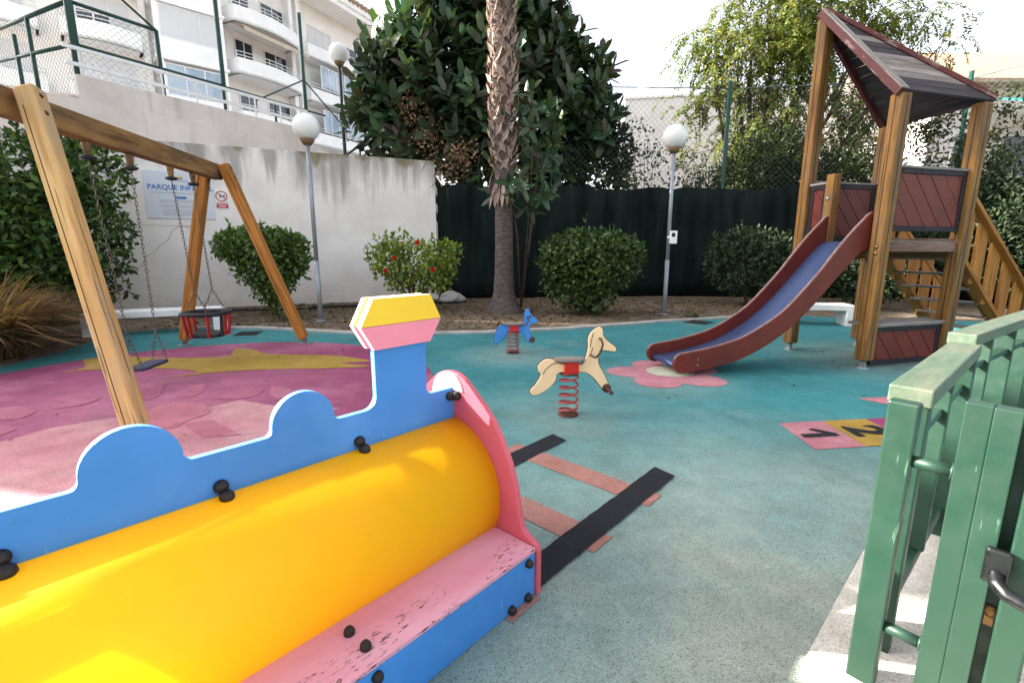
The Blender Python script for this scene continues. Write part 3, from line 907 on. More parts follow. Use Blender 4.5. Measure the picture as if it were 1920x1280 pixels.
# court cage on the terrace: posts, rails and wire mesh
root = empty('court_fence', TW(4, 5.0, -.3), 'tall dark green court cage of posts, rails and wire mesh on the terrace', 'fence')
def CF(s, z): return TW(s, z, -.32)
def s_at(u):
    d = ray(u, 470); k = d.x / d.y
    o, q = CF(0, 0), TD
    return (k * o.y - o.x) / (q.x - k * q.y)
sc_, s290, s415, s585 = 6.3, 4.45, 2.75, -.1
for s, z1, r in ((sc_, 9.4, .09), (s290, 7.36, .055), (s415, 9.6, .065), (s585, 9.5, .06), (1.1, 6.4, .04)):
    mb = MB(); mb.tube([CF(s, 5.0), CF(s, z1)], r, 10); mb.build('post', M['green_metal'], root)
mb = MB()
mb.tube([CF(sc_, 7.36), CF(s290, 7.36)], .045, 8); mb.tube([CF(sc_, 6.4), CF(s290, 6.4)], .04, 8); mb.tube([CF(s290, 6.4), CF(s415, 6.4)], .04, 8)
mb.tube([CF(s415, 6.38), CF(s585 - .8, 6.35)], .035, 8)
cA = CF(sc_, 0); cB = Vector((-16.0, 15.2, 0))
mb.tube([cA + Vector((0, 0, 7.36)), cB + Vector((0, 0, 7.38))], .05, 8); mb.tube([cA + Vector((0, 0, 6.4)), cB + Vector((0, 0, 6.7))], .045, 8)
mb.tube([cA + Vector((0, 0, 8.6)), CF(s290, 7.36)], .03, 8)
mb.tube([CF(s585, 7.36), CF(s585 + 1.9, 6.2)], .025, 6); mb.tube([CF(s585, 7.36), CF(s585 - 1.8, 6.0)], .025, 6)
mb.build('rail', M['green_metal'], root)
for k in (.36, .50, .8):
    mb = MB(); p = cA.lerp(cB, k); mb.tube([p + Vector((0, 0, 5.0)), p + Vector((0, 0, 7.36 if k != .50 else 7.1))], .05, 8); mb.build('post', M['green_metal'], root)
def chain_link(mb, a, b, z0, z1, pitch, r):
    a, b = Vector(a), Vector(b)
    L = (b - a).length; h = z1 - z0; d = (b - a).normalized()
    x = -h
    while x < L:
        for sgn in (1, -1):
            x0, x1 = x, x + h
            t0, t1_ = max(0, -x0 / h), min(1, (L - x0) / h)
            if t1_ > t0:
                pa = a + d * (x0 + h * t0); pb = a + d * (x0 + h * t1_)
                za, zb = z0 + h * t0, z0 + h * t1_
                if sgn < 0: za, zb = z1 - h * t0, z1 - h * t1_
                mb.tube([pa + Vector((0, 0, za)), pb + Vector((0, 0, zb))], r, 3, False)
        x += pitch
mb = MB(); chain_link(mb, cA, cB, 5.0, 7.36, .16, .004); chain_link(mb, CF(s290, 0), CF(sc_, 0), 5.0, 7.36, .16, .003)
mb.build('wire_mesh', M['wire'], root)

# ------------------------------------------------------------------ apartment block above
K = Vector((-17.7, 32, 0))
dR, dL = Vector((.42, .906, 0)).normalized(), Vector((-.73, -.68, 0)).normalized()
nR, nL = Vector((dR.y, -dR.x, 0)), Vector((-dL.y, dL.x, 0))
root = empty('apartment_building', K + Vector((0, 0, 5)), 'cream four storey apartment block with curved balconies and glazed bays above the terrace', 'building')
def fb(mb, o, d, n, s0, s1, z0, z1, o0, o1):
    mb.frame_box(o + d * ((s0 + s1) / 2) + n * ((o0 + o1) / 2) + Vector((0, 0, (z0 + z1) / 2)), d, n, (0, 0, 1), abs(s1 - s0), abs(o1 - o0), z1 - z0)
mb = MB()
fb(mb, K, dR, nR, -.5, 24, 4.9, 18.9, -10, 0)
fb(mb, K, dL, nL, 0, 23, 4.9, 18.9, -10, -.004)
mb.build('wall', M['house'], root)
FLO = [6.3, 9.3, 12.3, 15.2]
# roof slab with a deep eave
mb = MB()
fb(mb, K, dR, nR, -1.0, 25, 18.9, 19.25, -11, 1.9); fb(mb, K, dL, nL, -.5, 23.6, 18.904, 19.254, -11, 1.6)
fb(mb, K, dR, nR, -1.0, 25, 19.25, 19.65, -11, 2.05); fb(mb, K, dL, nL, -.5, 23.6, 19.254, 19.654, -11, 1.75)
mb.build('eave', M['house_white'], root)
mb = MB()
for i in range(60):
    s = -1 + i * .43
    mb.tube([K + dR * s + nR * 2.15 + Vector((0, 0, 19.72)), K + dR * s + nR * -1 + Vector((0, 0, 20.5))], .2, 6)
mb.build('roof', M['tiles'], root)
# right wing: two bays of balconies between piers
mb = MB()
for s, w_ in ((4.55, .3), (5.2, .3), (14.2, .4)):
    mb = MB(); fb(mb, K, dR, nR, s, s + w_, 5, 18.9, 0, .55); mb.build('pier', M['house_white'], root)
bays = [(-.2, 4.9), (6.3, 14.1)]
def balcony(s0, s1, z, d, n, o, depth=1.3, bow=.5):
    mb = MB()
    k = 10
    prof = []
    for i in range(k + 1):
        t = i / k
        prof.append((s0 + (s1 - s0) * t, depth + bow * math.sin(math.pi * t)))
    vs, fs = [], []
    for z0, z1, th in ((z - .28, z + .62, .1),):
        for (s, q) in prof:
            for dd, zz in ((0, z0), (0, z1), (-th, z1), (-th, z0)):
                vs.append(o + d * s + n * (q + dd) + Vector((0, 0, zz)))
        for i in range(k):
            for j in range(4):
                fs.append((i * 4 + j, (i + 1) * 4 + j, (i + 1) * 4 + (j + 1) % 4, i * 4 + (j + 1) % 4))
    mb.add(vs, fs)
    fl = [(s0, 0)] + prof + [(s1, 0)]
    mb.prism(fl, o + Vector((0, 0, z - .21)), d, n, .14)
    for s in (s0 + .06, s1 - .06): fb(mb, o, d, n, s - .06, s + .06, z - .28, z + .62, .0, depth - .02)
    b = mb.build('balcony', M['house_white'], root)
    mb = MB()
    for zz in (z + .78, z + .98):
        mb.tube([o + d * s + n * (q - .05) + Vector((0, 0, zz)) for s, q in prof], .025, 5)
    for i in range(0, k + 1, 2):
        s, q = prof[i]; mb.tube([o + d * s + n * (q - .05) + Vector((0, 0, z + .6)), o + d * s + n * (q - .05) + Vector((0, 0, z + .98))], .02, 5)
    mb.build('balcony_rail', M['white_metal'], b)
    return b
def window(o, d, n, s0, s1, z0, z1, out, kind='glass', frame='white_metal', mull=1):
    mb = MB()
    t = .07
    for a, b, c, e_ in ((s0, s1, z1 - t, z1), (s0, s1, z0, z0 + t), (s0, s0 + t, z0 + t, z1 - t), (s1 - t, s1, z0 + t, z1 - t)):
        fb(mb, o, d, n, a, b, c, e_, out, out + .07)
    for i in range(mull):
        sm = s0 + (s1 - s0) * (i + 1) / (mull + 1)
        fb(mb, o, d, n, sm - .03, sm + .03, z0 + t, z1 - t, out, out + .07)
    f = mb.build('window', M[frame], root)
    mb = MB(); fb(mb, o, d, n, s0 + t, s1 - t, z0 + t, z1 - t, out, out + .03); mb.build('pane', M[kind], f)
    return f
for z in FLO[1:]:
    balcony(-.2, 4.5, z, dR, nR, K); balcony(5.6, 14.1, z, dR, nR, K, 1.0, .25)
for z in FLO:
    window(K, dR, nR, .6, 1.9, z + .2, z + 2.2, .004, 'dark_glass'); window(K, dR, nR, 2.7, 4.5, z + .2, z + 2.2, .004, 'dark_glass' if z > 8 else 'shutter')
    window(K, dR, nR, 9.8, 11.6, z + .2, z + 2.2, .004, 'dark_glass'); window(K, dR, nR, 12, 13.6, z + .2, z + 2.2, .004, 'shutter')
    window(K, dR, nR, 6.6, 8.8, z + .75 if z > 8 else z, z + 2.35, 1.0 if z < 14 else .004, 'glass' if z < 14 else 'shutter', mull=2)
for z in (12.3, 9.3): window(K, dR, nR, 8.8, 13.8, z + .75, z + 2.3, 1.12, 'glass', mull=3)
mb = MB()
for i in range(12):
    s = .0 + i * .4
    fb(mb, K, dR, nR, s, s + .395, 14.36 - .02 * (i % 2), 14.6, 1.85, 1.89)
mb.frame_box(K + dR * 2.4 + nR * 1.25 + Vector((0, 0, 14.78)), dR, nR + Vector((0, 0, -.32)), nR * .32 + Vector((0, 0, 1)), 4.9, 1.3, .03)
mb.build('awning', M['awning'], root)
# left wing: glazed bay, then balconies with white shutters
mb = MB()
for z in FLO: fb(mb, K, dL, nL, .3, 3.7, z - .25, z + .75, 0, 1.2)
for z in FLO: fb(mb, K, dL, nL, .2, 3.8, z - .40, z - .25, 0, 1.3)
fb(mb, K, dL, nL, .3, .55, 7, 18.9, 1.0, 1.19); fb(mb, K, dL, nL, 3.45, 3.7, 7, 18.9, 1.0, 1.19)
mb.build('bay', M['house_white'], root)
for z, k in zip(FLO, ('glass', 'glass', 'shutter', 'shutter')):
    window(K, dL, nL, .55, 3.45, z + .75, z + 2.45, 1.12, k, mull=2)
mb = MB()
fb(mb, K, dL, nL, 3.9, 4.2, 5, 18.9, 0, .3)
mb.build('pier', M['house_white'], root)
for z in FLO[1:]:
    balcony(4.3, 7.6, z, dL, nL, K, .9, .5)
    balcony(8.4, 14, z, dL, nL, K, .9, .5)
for z in FLO:
    window(K, dL, nL, 4.6, 7.3, z + .3, z + 2.3, .006, 'shutter' if z > 8 else 'glass', mull=2)
    window(K, dL, nL, 8.8, 13.4, z + .3, z + 2.3, .006, 'shutter' if z < 13 else 'glass', mull=3)
window(K, dL, nL, 5.4, 6.9, 13.2, 13.8, .09, 'dark_glass', mull=1)
# unseen sun blocker added past the left edge, shaped to cast the playground's shade
root = empty('sun_blocker', (-15, 9, 0), 'unseen white block added left of the playground to shade it', 'house')
mb = MB()
HP = [(1.90, 0), (1.90, 6.9), (1.95, 7.1), (1.95, 8.6), (3.0, 8.9), (4.5, 9.65), (5.4, 11.2), (7.4, 15.6), (9.0, 15.6), (9.0, 0)]
sa = Vector((SUN_AZ[0], SUN_AZ[1], 0)).normalized()
mb.prism(HP, sa * 17.0, (-sa.x * 0 + sa.y, -sa.x, 0), (0, 0, 1), 4.0)
mb.build('wall', M['house'], root)

# ------------------------------------------------------------------ netting fence and chain link
NP = [(-2.13, 13.95), (4.8, 14.8), (12.6, 13.9), (13.6, 10.0), (13.9, 3.0)]
root = empty('netting_fence', (4.8, 14.8, 0), 'dark green shade netting fence behind the planting bed', 'fence')
mb = MB()
rd = random.Random(3)
vs, fs = [], []
cols = []
for i in range(len(NP) - 1):
    a, b = Vector((*NP[i], 0)), Vector((*NP[i + 1], 0)); m = int((b - a).length / .25)
    nn = (b - a).normalized(); nn = Vector((nn.y, -nn.x, 0))
    for k in range(m):
        p = a.lerp(b, k / m)
        w = .05 * math.sin(k * .9 + i) + rd.uniform(-.03, .03)
        cols.append((p + nn * w, 3.22 + .05 * math.sin(k * .55) + rd.uniform(-.02, .02)))
for p, h in cols:
    for j in range(7):
        vs.append((p.x + rd.uniform(-.012, .012), p.y + rd.uniform(-.02, .02), -.02 + h * j / 6))
for i in range(len(cols) - 1):
    for j in range(6):
        fs.append((i * 7 + j, (i + 1) * 7 + j, (i + 1) * 7 + j + 1, i * 7 + j + 1))
mb.add(vs, fs, None, True)
o = mb.build('netting', M['netting'], root)
sol = o.modifiers.new('thickness', 'SOLIDIFY'); sol.thickness = .01
for (x, y) in ((-1.9, 14.1), (1.3, 14.55), (4.8, 14.95), (8.6, 14.55), (12.7, 14.0), (13.75, 10), (14, 6)):
    mb = MB(); mb.tube([(x, y, 0), (x, y, 3.3)], .03, 8); mb.build('post', M['green_metal'], root)
root = empty('chain_link_fence', (8, 15.0, 3.3), 'tall chain link court fence rising above the dark netting on the right', 'fence')
CL = [(1.2, 14.9), (6.45, 15.1), (12.8, 14.3), (13.7, 12.0), (14.1, 5)]
mb = MB()
for i in range(len(CL) - 1):
    chain_link(mb, (*CL[i], 0), (*CL[i + 1], 0), 3.2, 6.1, .17, .003)
    mb.tube([(*CL[i], 6.1), (*CL[i + 1], 6.1)], .014, 6)
mb.build('wire_mesh', M['wire'], root)
for p in CL:
    mb = MB(); mb.tube([(*p, 0), (*p, 6.3)], .06, 10); mb.build('post', M['green_metal'], root)

# ------------------------------------------------------------------ lamps
def lamp(loc, top, r, pr, label, polemat, base=True):
    x, y, z = loc
    root = empty('street_lamp', loc, label, 'lamp', 'globe lamps')
    mb = MB()
    mb.tube([(x, y, z), (x, y, z + 1.2)], pr * 1.12, 14); mb.tube([(x, y, z + 1.2), (x, y, top - r * .95)], pr * .95, 14)
    mb.lathe((x, y, z), [(pr * 2.2, 0), (pr * 2.2, .02), (pr * 1.2, .03)], 14)
    mb.build('pole', polemat, root)
    mb = MB(); mb.ball((x, y, top), r, 32, 20); mb.build('globe', M['globe'], root)
    mb = MB(); mb.lathe((x, y, top - r), [(r * .30, -.07), (r * .42, -.03), (r * .55, .035), (r * .46, .045)], 20); mb.build('collar', M['globe_dirt'], root)
    return root
lamp((-3.86, 9.44, 0), 3.67, .245, .042, 'white globe lamp on a grey pole before the pale wall', M['pole'])
rl = lamp((3.38, 10.41, 0), 3.71, .245, .042, 'white globe lamp with a small switch box on its pole before the dark netting', M['pole'])
mb = MB()
p = onY(1262, 445, 10.36)
mb.frame_box((p.x, p.y, p.z), (1, 0, 0), (0, 1, 0), (0, 0, 1), .15, .1, .27); mb.frame_box((3.39, 10.36, p.z), (1, 0, 0), (0, 1, 0), (0, 0, 1), .11, .05, .05)
bx = mb.build('switch_box', M['white_board'], rl, .01)
mb = MB(); mb.frame_box((p.x - .01, p.y - .053, p.z + .05), (1, 0, 0), (0, 1, 0), (0, 0, 1), .07, .006, .08); mb.build('switch', M['bolt'], bx)
p = onY(635, 100, 16.4)
lamp((p.x, 16.4, 3.7), p.z, .30, .05, 'white globe lamp on a dark post up beside the apartment block', M['dark_pole'])
# dark steps handrail by the terrace
root = empty('step_handrail', (-4.6, 16.5, 3.7), 'dark metal stair handrail above the garden wall beside the rubber tree', 'handrail')
a, b = onY(648, 292, 16), onY(700, 254, 16.6)
mb = MB()
mb.tube([a, b, b + Vector((.6, .1, 0))], .035, 6); mb.tube([a + Vector((0, 0, -.4)), b + Vector((0, 0, -.4)), b + Vector((.6, .1, -.4))], .03, 6)
mb.build('rail', M['dark_pole'], root)
for k in (0, .5, 1):
    mb = MB(); q = a.lerp(b, k); mb.tube([(q.x, q.y, 3.65), q], .03, 6); mb.build('post', M['dark_pole'], root)

# ------------------------------------------------------------------ benches
def bench(a, b, label, depth, h=.40, th=.11):
    a, b = Vector(a), Vector(b)
    d = (b - a).normalized(); L = (b - a).length; n = Vector((-d.y, d.x, 0))
    root = empty('bench', (a + b) / 2, label, 'bench', 'white benches')
    def arc(cx_, cz, r, a0, a1, k=6): return [(cx_ + r * math.cos(R(a0 + (a1 - a0) * i / k)), cz + r * math.sin(R(a0 + (a1 - a0) * i / k))) for i in range(k + 1)]
    r = .07
    pts = [(0, 0)] + arc(r, h - r, r, 180, 90) + arc(L - r, h - r, r, 90, 0) + [(L, 0), (L - .16, 0)] + arc(L - .16 - .03, h - th - .03, .03, 0, 90, 3) + arc(.16 + .03, h - th - .03, .03, 90, 180, 3) + [(.16, 0)]
    mb = MB(); mb.prism(pts, a + n * depth / 2, d, (0, 0, 1), depth)
    o = mb.build('seat', M['bench'], root, .01)
    return root
bench((-7.0, 7.55, 0), (-5.15, 8.33, 0), 'low white bench against the pale wall behind the swings', .45)
bench((4.75, 9.12, 0), (6.42, 8.72, 0), 'low white bench behind the wooden play tower', .42)
# irrigation pipe
mb = MB()
pp = [W(s, .06 + .012 * math.sin(s * 3), 1.5 + .1 * math.sin(s * 1.7)) for s in np.linspace(1.0, 8.2, 30)]
mb.tube(pp, .022, 8); pp2 = [W(s, .05, 1.2 + .15 * math.sin(s * 1.1 + 1)) for s in np.linspace(4.4, 7.6, 20)]
mb.tube(pp2, .022, 8)
tag(centre_origin(mb.build('irrigation_pipe', M['pipe'])), 'black irrigation pipe lying at the foot of the pale wall', 'pipe')
# broken lump of concrete by the netting
rd = random.Random(8)
p = G(838, 562)
mb = MB(); vs = []
mb.lathe((p.x + .2, p.y - .6, -.03), [(.34, 0), (.38, .12), (.26, .26), (.1, .33), (.02, .34)], 9)
mb.v = [(x + rd.uniform(-.05, .05), y + rd.uniform(-.05, .05), z + rd.uniform(-.03, .03)) for x, y, z in mb.v]
mb.sm = [False] * len(mb.sm)
tag(centre_origin(mb.build('rock', M['kerb'])), 'pale lump of stone at the end of the garden wall', 'rock')

# ------------------------------------------------------------------ swing frame and swings
bN, bF = Vector((-3.66, 3.60, 2.45)), Vector((-4.03, 6.72, 2.45))
bd = (bF - bN).normalized(); bx_ = Vector((bd.y, -bd.x, 0))      # bx_ points right, towards the play area
root = empty('swing_frame', (-3.8, 5.1, 0), 'timber swing frame of one beam on four slanting posts', 'swing frame')
mb = MB(); mb.bar(bN - bd * .30, bF + bd * .06, .13, .20); mb.build('beam', M['wood_beam'], root, .012)
def leg(top, foot, m):
    top, foot = Vector(top), Vector(foot)
    d = (foot - top).normalized()
    mb = MB(); mb.bar(top, foot - d * .10, .135, .135, bx_)
    o = mb.build('leg', m, root, .02, 3)
    mb = MB()
    q = foot - d * .14
    gv = MB(); fy = bx_.cross(d).normalized(); fy = fy if fy.y < 0 else -fy; fx = fy.cross(d).normalized(); fx = fx if fx.x < 0 else -fx
    gv.bar(top + d * .15 + fy * .0672 + fx * .026, foot - d * .12 + fy * .0672 + fx * .022, .007, .002, fy); gv.build('groove', M['crack_dark'], o)
    for sgn in (-1, 1): mb.bar(q + bx_ * (.02 * sgn), foot + Vector((0, 0, -.01)), .012, .07, bx_)
    mb.box((foot.x, foot.y, .012), .16, .12, .014)
    mb.build('foot_bracket', M['galv'], o)
    mb = MB()
    for t in (.03, .16):
        c = top + d * (t + .04)
        side = d.cross(bx_).normalized()
        mb.lathe(c + d.cross(bd).normalized() * .066, [(.0, .006), (.018, .004), (.02, -.004)], 10, d.cross(bd).normalized())
    mb.build('bolt', M['bolt'], o)
    return o
for end, y_off, ft in ((bN, -1, [(-2.72, 3.26, 0), (-4.72, 3.12, 0)]), (bF, 1, [(-3.14, 7.06, 0), (-4.92, 6.94, 0)])):
    leg(end + bx_ * (.17 if y_off < 0 else .115) + bd * (.08 if y_off < 0 else 0) + Vector((0, 0, .10)), ft[0], M['wood_light'] if y_off < 0 else M['wood_orange'])
    leg(end - bx_ * .115 + Vector((0, 0, .10)), ft[1], M['wood_orange'])
def hang(root, top, bottom, split, name='chain', link=.042):
    """hanger block, then a chain of separate alternating links, then a short V to two points of the seat"""
    top = Vector(top)
    mb = MB()
    mb.lathe(top, [(.034, 0), (.036, -.03), (.024, -.13), (.015, -.14)], 12); hb = mb.build('hanger', M['wood_beam'], root)
    mb = MB(); mb.lathe(top + Vector((0, 0, -.16)), [(.03, 0), (.062, .012), (.062, .03), (.03, .04)], 14); mb.build('collar', M['rubber'], hb)
    mb = MB()
    def run(a, b):
        d = b - a; m = max(1, int(d.length / link)); t = d.normalized()
        u = t.orthogonal().normalized(); w = t.cross(u)
        for i in range(m):
            c = a + d * ((i + .5) / m); q = u if i % 2 else w
            hl = d.length / m * .66
            path = [c + t * (hl * math.sin(2 * math.pi * k / 10)) + q * (.0115 * math.cos(2 * math.pi * k / 10)) for k in range(10)]
            mb.loop(path, .0038, 5)
    a = top + Vector((0, 0, -.17))
    bottom = Vector(bottom)
    run(a, bottom)
    for sp in split: run(bottom, Vector(sp))
    mb.build(name, M['chain'], root)
def beam_pt(t): return bN.lerp(bF, t) - Vector((0, 0, .10))
t1_, t2_, t3_, t4_ = .26, .44, .66, .81
# flat swing
c = (beam_pt(t1_) + beam_pt(t2_)) / 2
seat_c = Vector((c.x, c.y, .25)) + bx_ * .06
root = empty('flat_swing', (seat_c.x, seat_c.y, .25), 'flat black rubber swing seat hanging on two chains near the front post', 'swing')
mb = MB()
k = 10
pr = []
sw, sd = .43, .19
for i in range(24):
    a = 2 * math.pi * i / 24
    f = lambda t, e: math.copysign(abs(t) ** e, t)
    pr.append((sw / 2 * f(math.cos(a), .28), sd / 2 * f(math.sin(a), .28)))
mb.prism(pr, seat_c, bd, -bx_, .035)
mb.build('seat', M['rubber_blue'], root, .012)
for tt, sg in ((t1_, -1), (t2_, 1)):
    top = beam_pt(tt); e = seat_c + bd * (sg * .20)
    bot = Vector((e.x, e.y, .58)).lerp(Vector((top.x, top.y, .58)), .2)
    hang(root, top, bot, [e + bx_ * .07 + Vector((0, 0, .03)), e - bx_ * .07 + Vector((0, 0, .03))])
# toddler swing
c = (beam_pt(t3_) + beam_pt(t4_)) / 2
z0 = .36
bc = Vector((c.x, c.y, z0)) + bx_ * .08
root = empty('baby_swing', (bc.x, bc.y, z0), 'caged toddler swing with black rings and red straps hanging at the far end', 'swing')
def rrect(cc, a, b, z, kx=24):
    return [cc + bd * (a * math.copysign(abs(math.cos(q)) ** .5, math.cos(q))) + bx_ * (b * math.copysign(abs(math.sin(q)) ** .5, math.sin(q))) + Vector((0, 0, z - cc.z)) for q in [2 * math.pi * i / kx for i in range(kx)]]
mb = MB(); mb.loop(rrect(bc, .23, .23, z0 + .27), .028, 8); mb.build('top_ring', M['rubber'], root)
mb = MB()
mb.prism([((p - bc).dot(bd), (p - bc).dot(bx_)) for p in rrect(bc, .19, .19, z0)][::-1], bc, bd, bx_, .05); mb.build('seat', M['rubber'], root, .015)
for i, (a, b, m) in enumerate(((1, .5, 'red_plastic'), (1, -.5, 'red_plastic'), (-1, .5, 'red_plastic'), (-1, -.5, 'red_plastic'), (.5, 1, 'red_plastic'), (-.5, 1, 'rubber'), (.0, 1, 'red_plastic'), (.5, -1, 'red_plastic'), (-.5, -1, 'red_plastic'))):
    mb = MB(); mb.bar(bc + bd * (a * .20) + bx_ * (b * .20) + Vector((0, 0, -.02)), bc + bd * (a * .225) + bx_ * (b * .225) + Vector((0, 0, .27)), .05, .02, bx_)
    mb.build('strap', M[m], root, .004)
for tt, sg in ((t3_, -1), (t4_, 1)):
    top = beam_pt(tt); e = bc + bd * (sg * .21) + Vector((0, 0, .29))
    bot = Vector((e.x, e.y, z0 + .55))
    hang(root, top, bot, [e + bx_ * .13, e - bx_ * .13])

# ------------------------------------------------------------------ play train
RC, TRAD, TZ = -1.59, .31, .35
root = empty('play_train', T(.2, RC), 'toy train play panel with yellow barrel, blue cut-out side and pink seat', 'play train')
LB, LF = -1.0, 1.338
def arc(c, r, a0, a1, k=14): return [(c[0] + r * math.cos(R(a0 + (a1 - a0) * i / k)), c[1] + r * math.sin(R(a0 + (a1 - a0) * i / k))) for i in range(k + 1)]
def hump(cx_, r, z0=.797, f=.03):
    # read right to left: fillet, half circle, fillet
    return arc((cx_ + r + f, z0 + f), f, 270, 180, 5) + arc((cx_, z0 + f), r, 0, 180, 22)[1:-1] + arc((cx_ - r - f, z0 + f), f, 0, -90, 5)
pn = [(LB, .648), (LF, .648), (LF, .797), (1.225, .797)] + arc((1.22, .827), .03, 270, 180, 4) + [(1.19, 1.05), (.948, 1.05)] + arc((.898, .847), .05, 0, -90, 6)
pn += hump(.665, .108, .797, .022) + hump(.195, .115, .797, .022) + hump(-.275, .115, .797, .022) + [(-.6, .797), (LB, .797)]
def board(name, pts, O, ax, th, m, core, parent, bev=0.0):
    """coloured laminate skins on a pale core"""
    nn_ = Vector(ax).cross(Vector((0, 0, 1))).normalized()
    mb = MB(); mb.prism(pts, O + nn_ * (th / 2 - .002), ax, (0, 0, 1), .004); mb.prism(pts, O - nn_ * (th / 2 - .002), ax, (0, 0, 1), .004)
    o = mb.build(name, m, parent)
    mb = MB(); mb.prism(pts, O, ax, (0, 0, 1), th - .008); mb.build('board_edge', core, o)
    return o
board('side_panel', pn, T(0, -1.582), TL, .026, M['blue'], M['blue_core'], root)
hexo = [(.936, 1.032), (1.197, 1.032), (1.255, 1.122), (.884, 1.122)]
hext = [(.884, 1.124), (1.255, 1.124), (1.205, 1.225), (.94, 1.225)]
cap = None
for r in (-1.556, -1.608):
    board('chimney_base', hexo, T(0, r), TL, .026, M['pale_board'], M['white_board'], root)
    board('chimney_cap', hext, T(0, r), TL, .026, M['yellow_board'], M['white_board'], root)
# white filler between the cap boards
mb = MB(); mb.prism([(.95, 1.052), (1.19, 1.052), (1.247, 1.122), (1.2, 1.216), (.944, 1.216), (.892, 1.122)], T(0, -1.582), TL, (0, 0, 1), .0255); mb.build('chimney_core', M['white_board'], root)
# barrel: two curved sheets, the near one full length, the far one open at the cab
def sheet(l0, l1, a0, a1, k=40):
    mb = MB(); vs = []
    for i in range(k + 1):
        a = R(a0 + (a1 - a0) * i / k)
        for rr in (TRAD, TRAD - .006):
            for l in (l0, l1):
                vs.append(T(l, RC + rr * math.cos(a), TZ + rr * math.sin(a)))
    fs = []
    for i in range(k):
        b = i * 4
        fs += [(b, b + 1, b + 5, b + 4), (b + 2, b + 6, b + 7, b + 3)]
        fs += [(b, b + 4, b + 6, b + 2), (b + 1, b + 3, b + 7, b + 5)]
    mb.add(vs, fs, None, True)
    return mb
o = sheet(LB, LF - .002, 85.4, -28).build('barrel', M['yellow'], root); o.data.flip_normals()
o = sheet(-.10, LF - .002, 208, 90.3).build('barrel', M['yellow'], root); o.data.flip_normals()
# pink seats with blue fronts
for sg in (1, -1):
    rin, rout = RC + sg * .275, RC + sg * .508
    mb = MB(); mb.frame_box(T((LB + LF) / 2, (rin + rout) / 2, .211), TL, TR_, (0, 0, 1), LF - LB - .004, abs(rout - rin), .018); mb.build('seat', M['seat_pink'], root, .003)
    rf = RC + sg * .494
    mb = MB(); mb.frame_box(T((LB + LF) / 2, rf, .104), TL, TR_, (0, 0, 1), LF - LB - .004, .02, .195); mb.build('seat_front', M['blue'], root, .002)
# nose plate
half = [(.515, 0), (.515, .20), (.508, .218), (.49, .232), (.455, .246), (.43, .27), (.416, .31), (.405, .374), (.39, .45), (.363, .53), (.322, .61), (.272, .69), (.215, .745), (.165, .785), (.13, .815), (.09, .845), (.05, .862), (0, .868)]
npts = half + [(-a, b) for a, b in half[::-1][1:]]
mb = MB(); mb.prism(npts, T(LF + .015, RC), TR_, (0, 0, 1), .028); mb.build('nose_plate', M['pink_board'], root, .005, 3)
mb = MB(); mb.prism([(.118 * math.cos(2 * math.pi * i / 40) * (1.0 if math.cos(2 * math.pi * i / 40) < 0 else .8), max(-.03 if math.cos(2 * math.pi * i / 40) < .3 else .035, .112 * math.sin(2 * math.pi * i / 40))) for i in range(40)], T(LF - .002, RC - .006, .752), TR_, (0, 0, 1), .006); mb.build('sunlit_disc', M['white_board'], root)  # white board standing in for sunlight on the back of the nose plate
# back plate of the cab, out of the frame
bp = [(-.515, 0), (.515, 0), (.515, .22), (.42, .26), (.42, .5), (.33, .60), (-.33, .60), (-.42, .5), (-.42, .26), (-.515, .22)]
mb = MB(); mb.prism(bp, T(LB - .015, RC), TR_, (0, 0, 1), .028); mb.build('rear_plate', M['pink_board'], root, .005)
# bolt caps
def cap_at(p, ax, r=.019):
    ax = Vector(ax).normalized()
    mb = MB(); mb.lathe(p, [(r * .95, -.004), (r, .004), (r * .92, .014), (r * .6, .022), (r * .15, .025)], 16, ax); mb.build('bolt_cap', M['bolt'], root)
TUBN = lambda a: (TR_ * math.cos(R(a)) + Vector((0, 0, math.sin(R(a))))).normalized()
for l in (.862, .392, -.075):
    cap_at(T(l, -1.57, .687), TR_, .022); a = 80.8; cap_at(T(l + .006, RC + TRAD * math.cos(R(a)), TZ + TRAD * math.sin(R(a))), TUBN(a), .022)
cap_at(T(1.312, -1.57, .762), TR_, .021); cap_at(T(LF - .004, -1.54, .765), -TL, .021)
for l, r in ((.606, -1.239), (.611, -1.152)): cap_at(T(l, r, .22), (0, 0, 1), .018)
for l, z in ((1.293, .172), (1.288, .022), (1.191, .024), (.604, .172), (.5, .022), (-.1, .172), (-.1, .022)): cap_at(T(l, -1.086, z), TR_, .018)

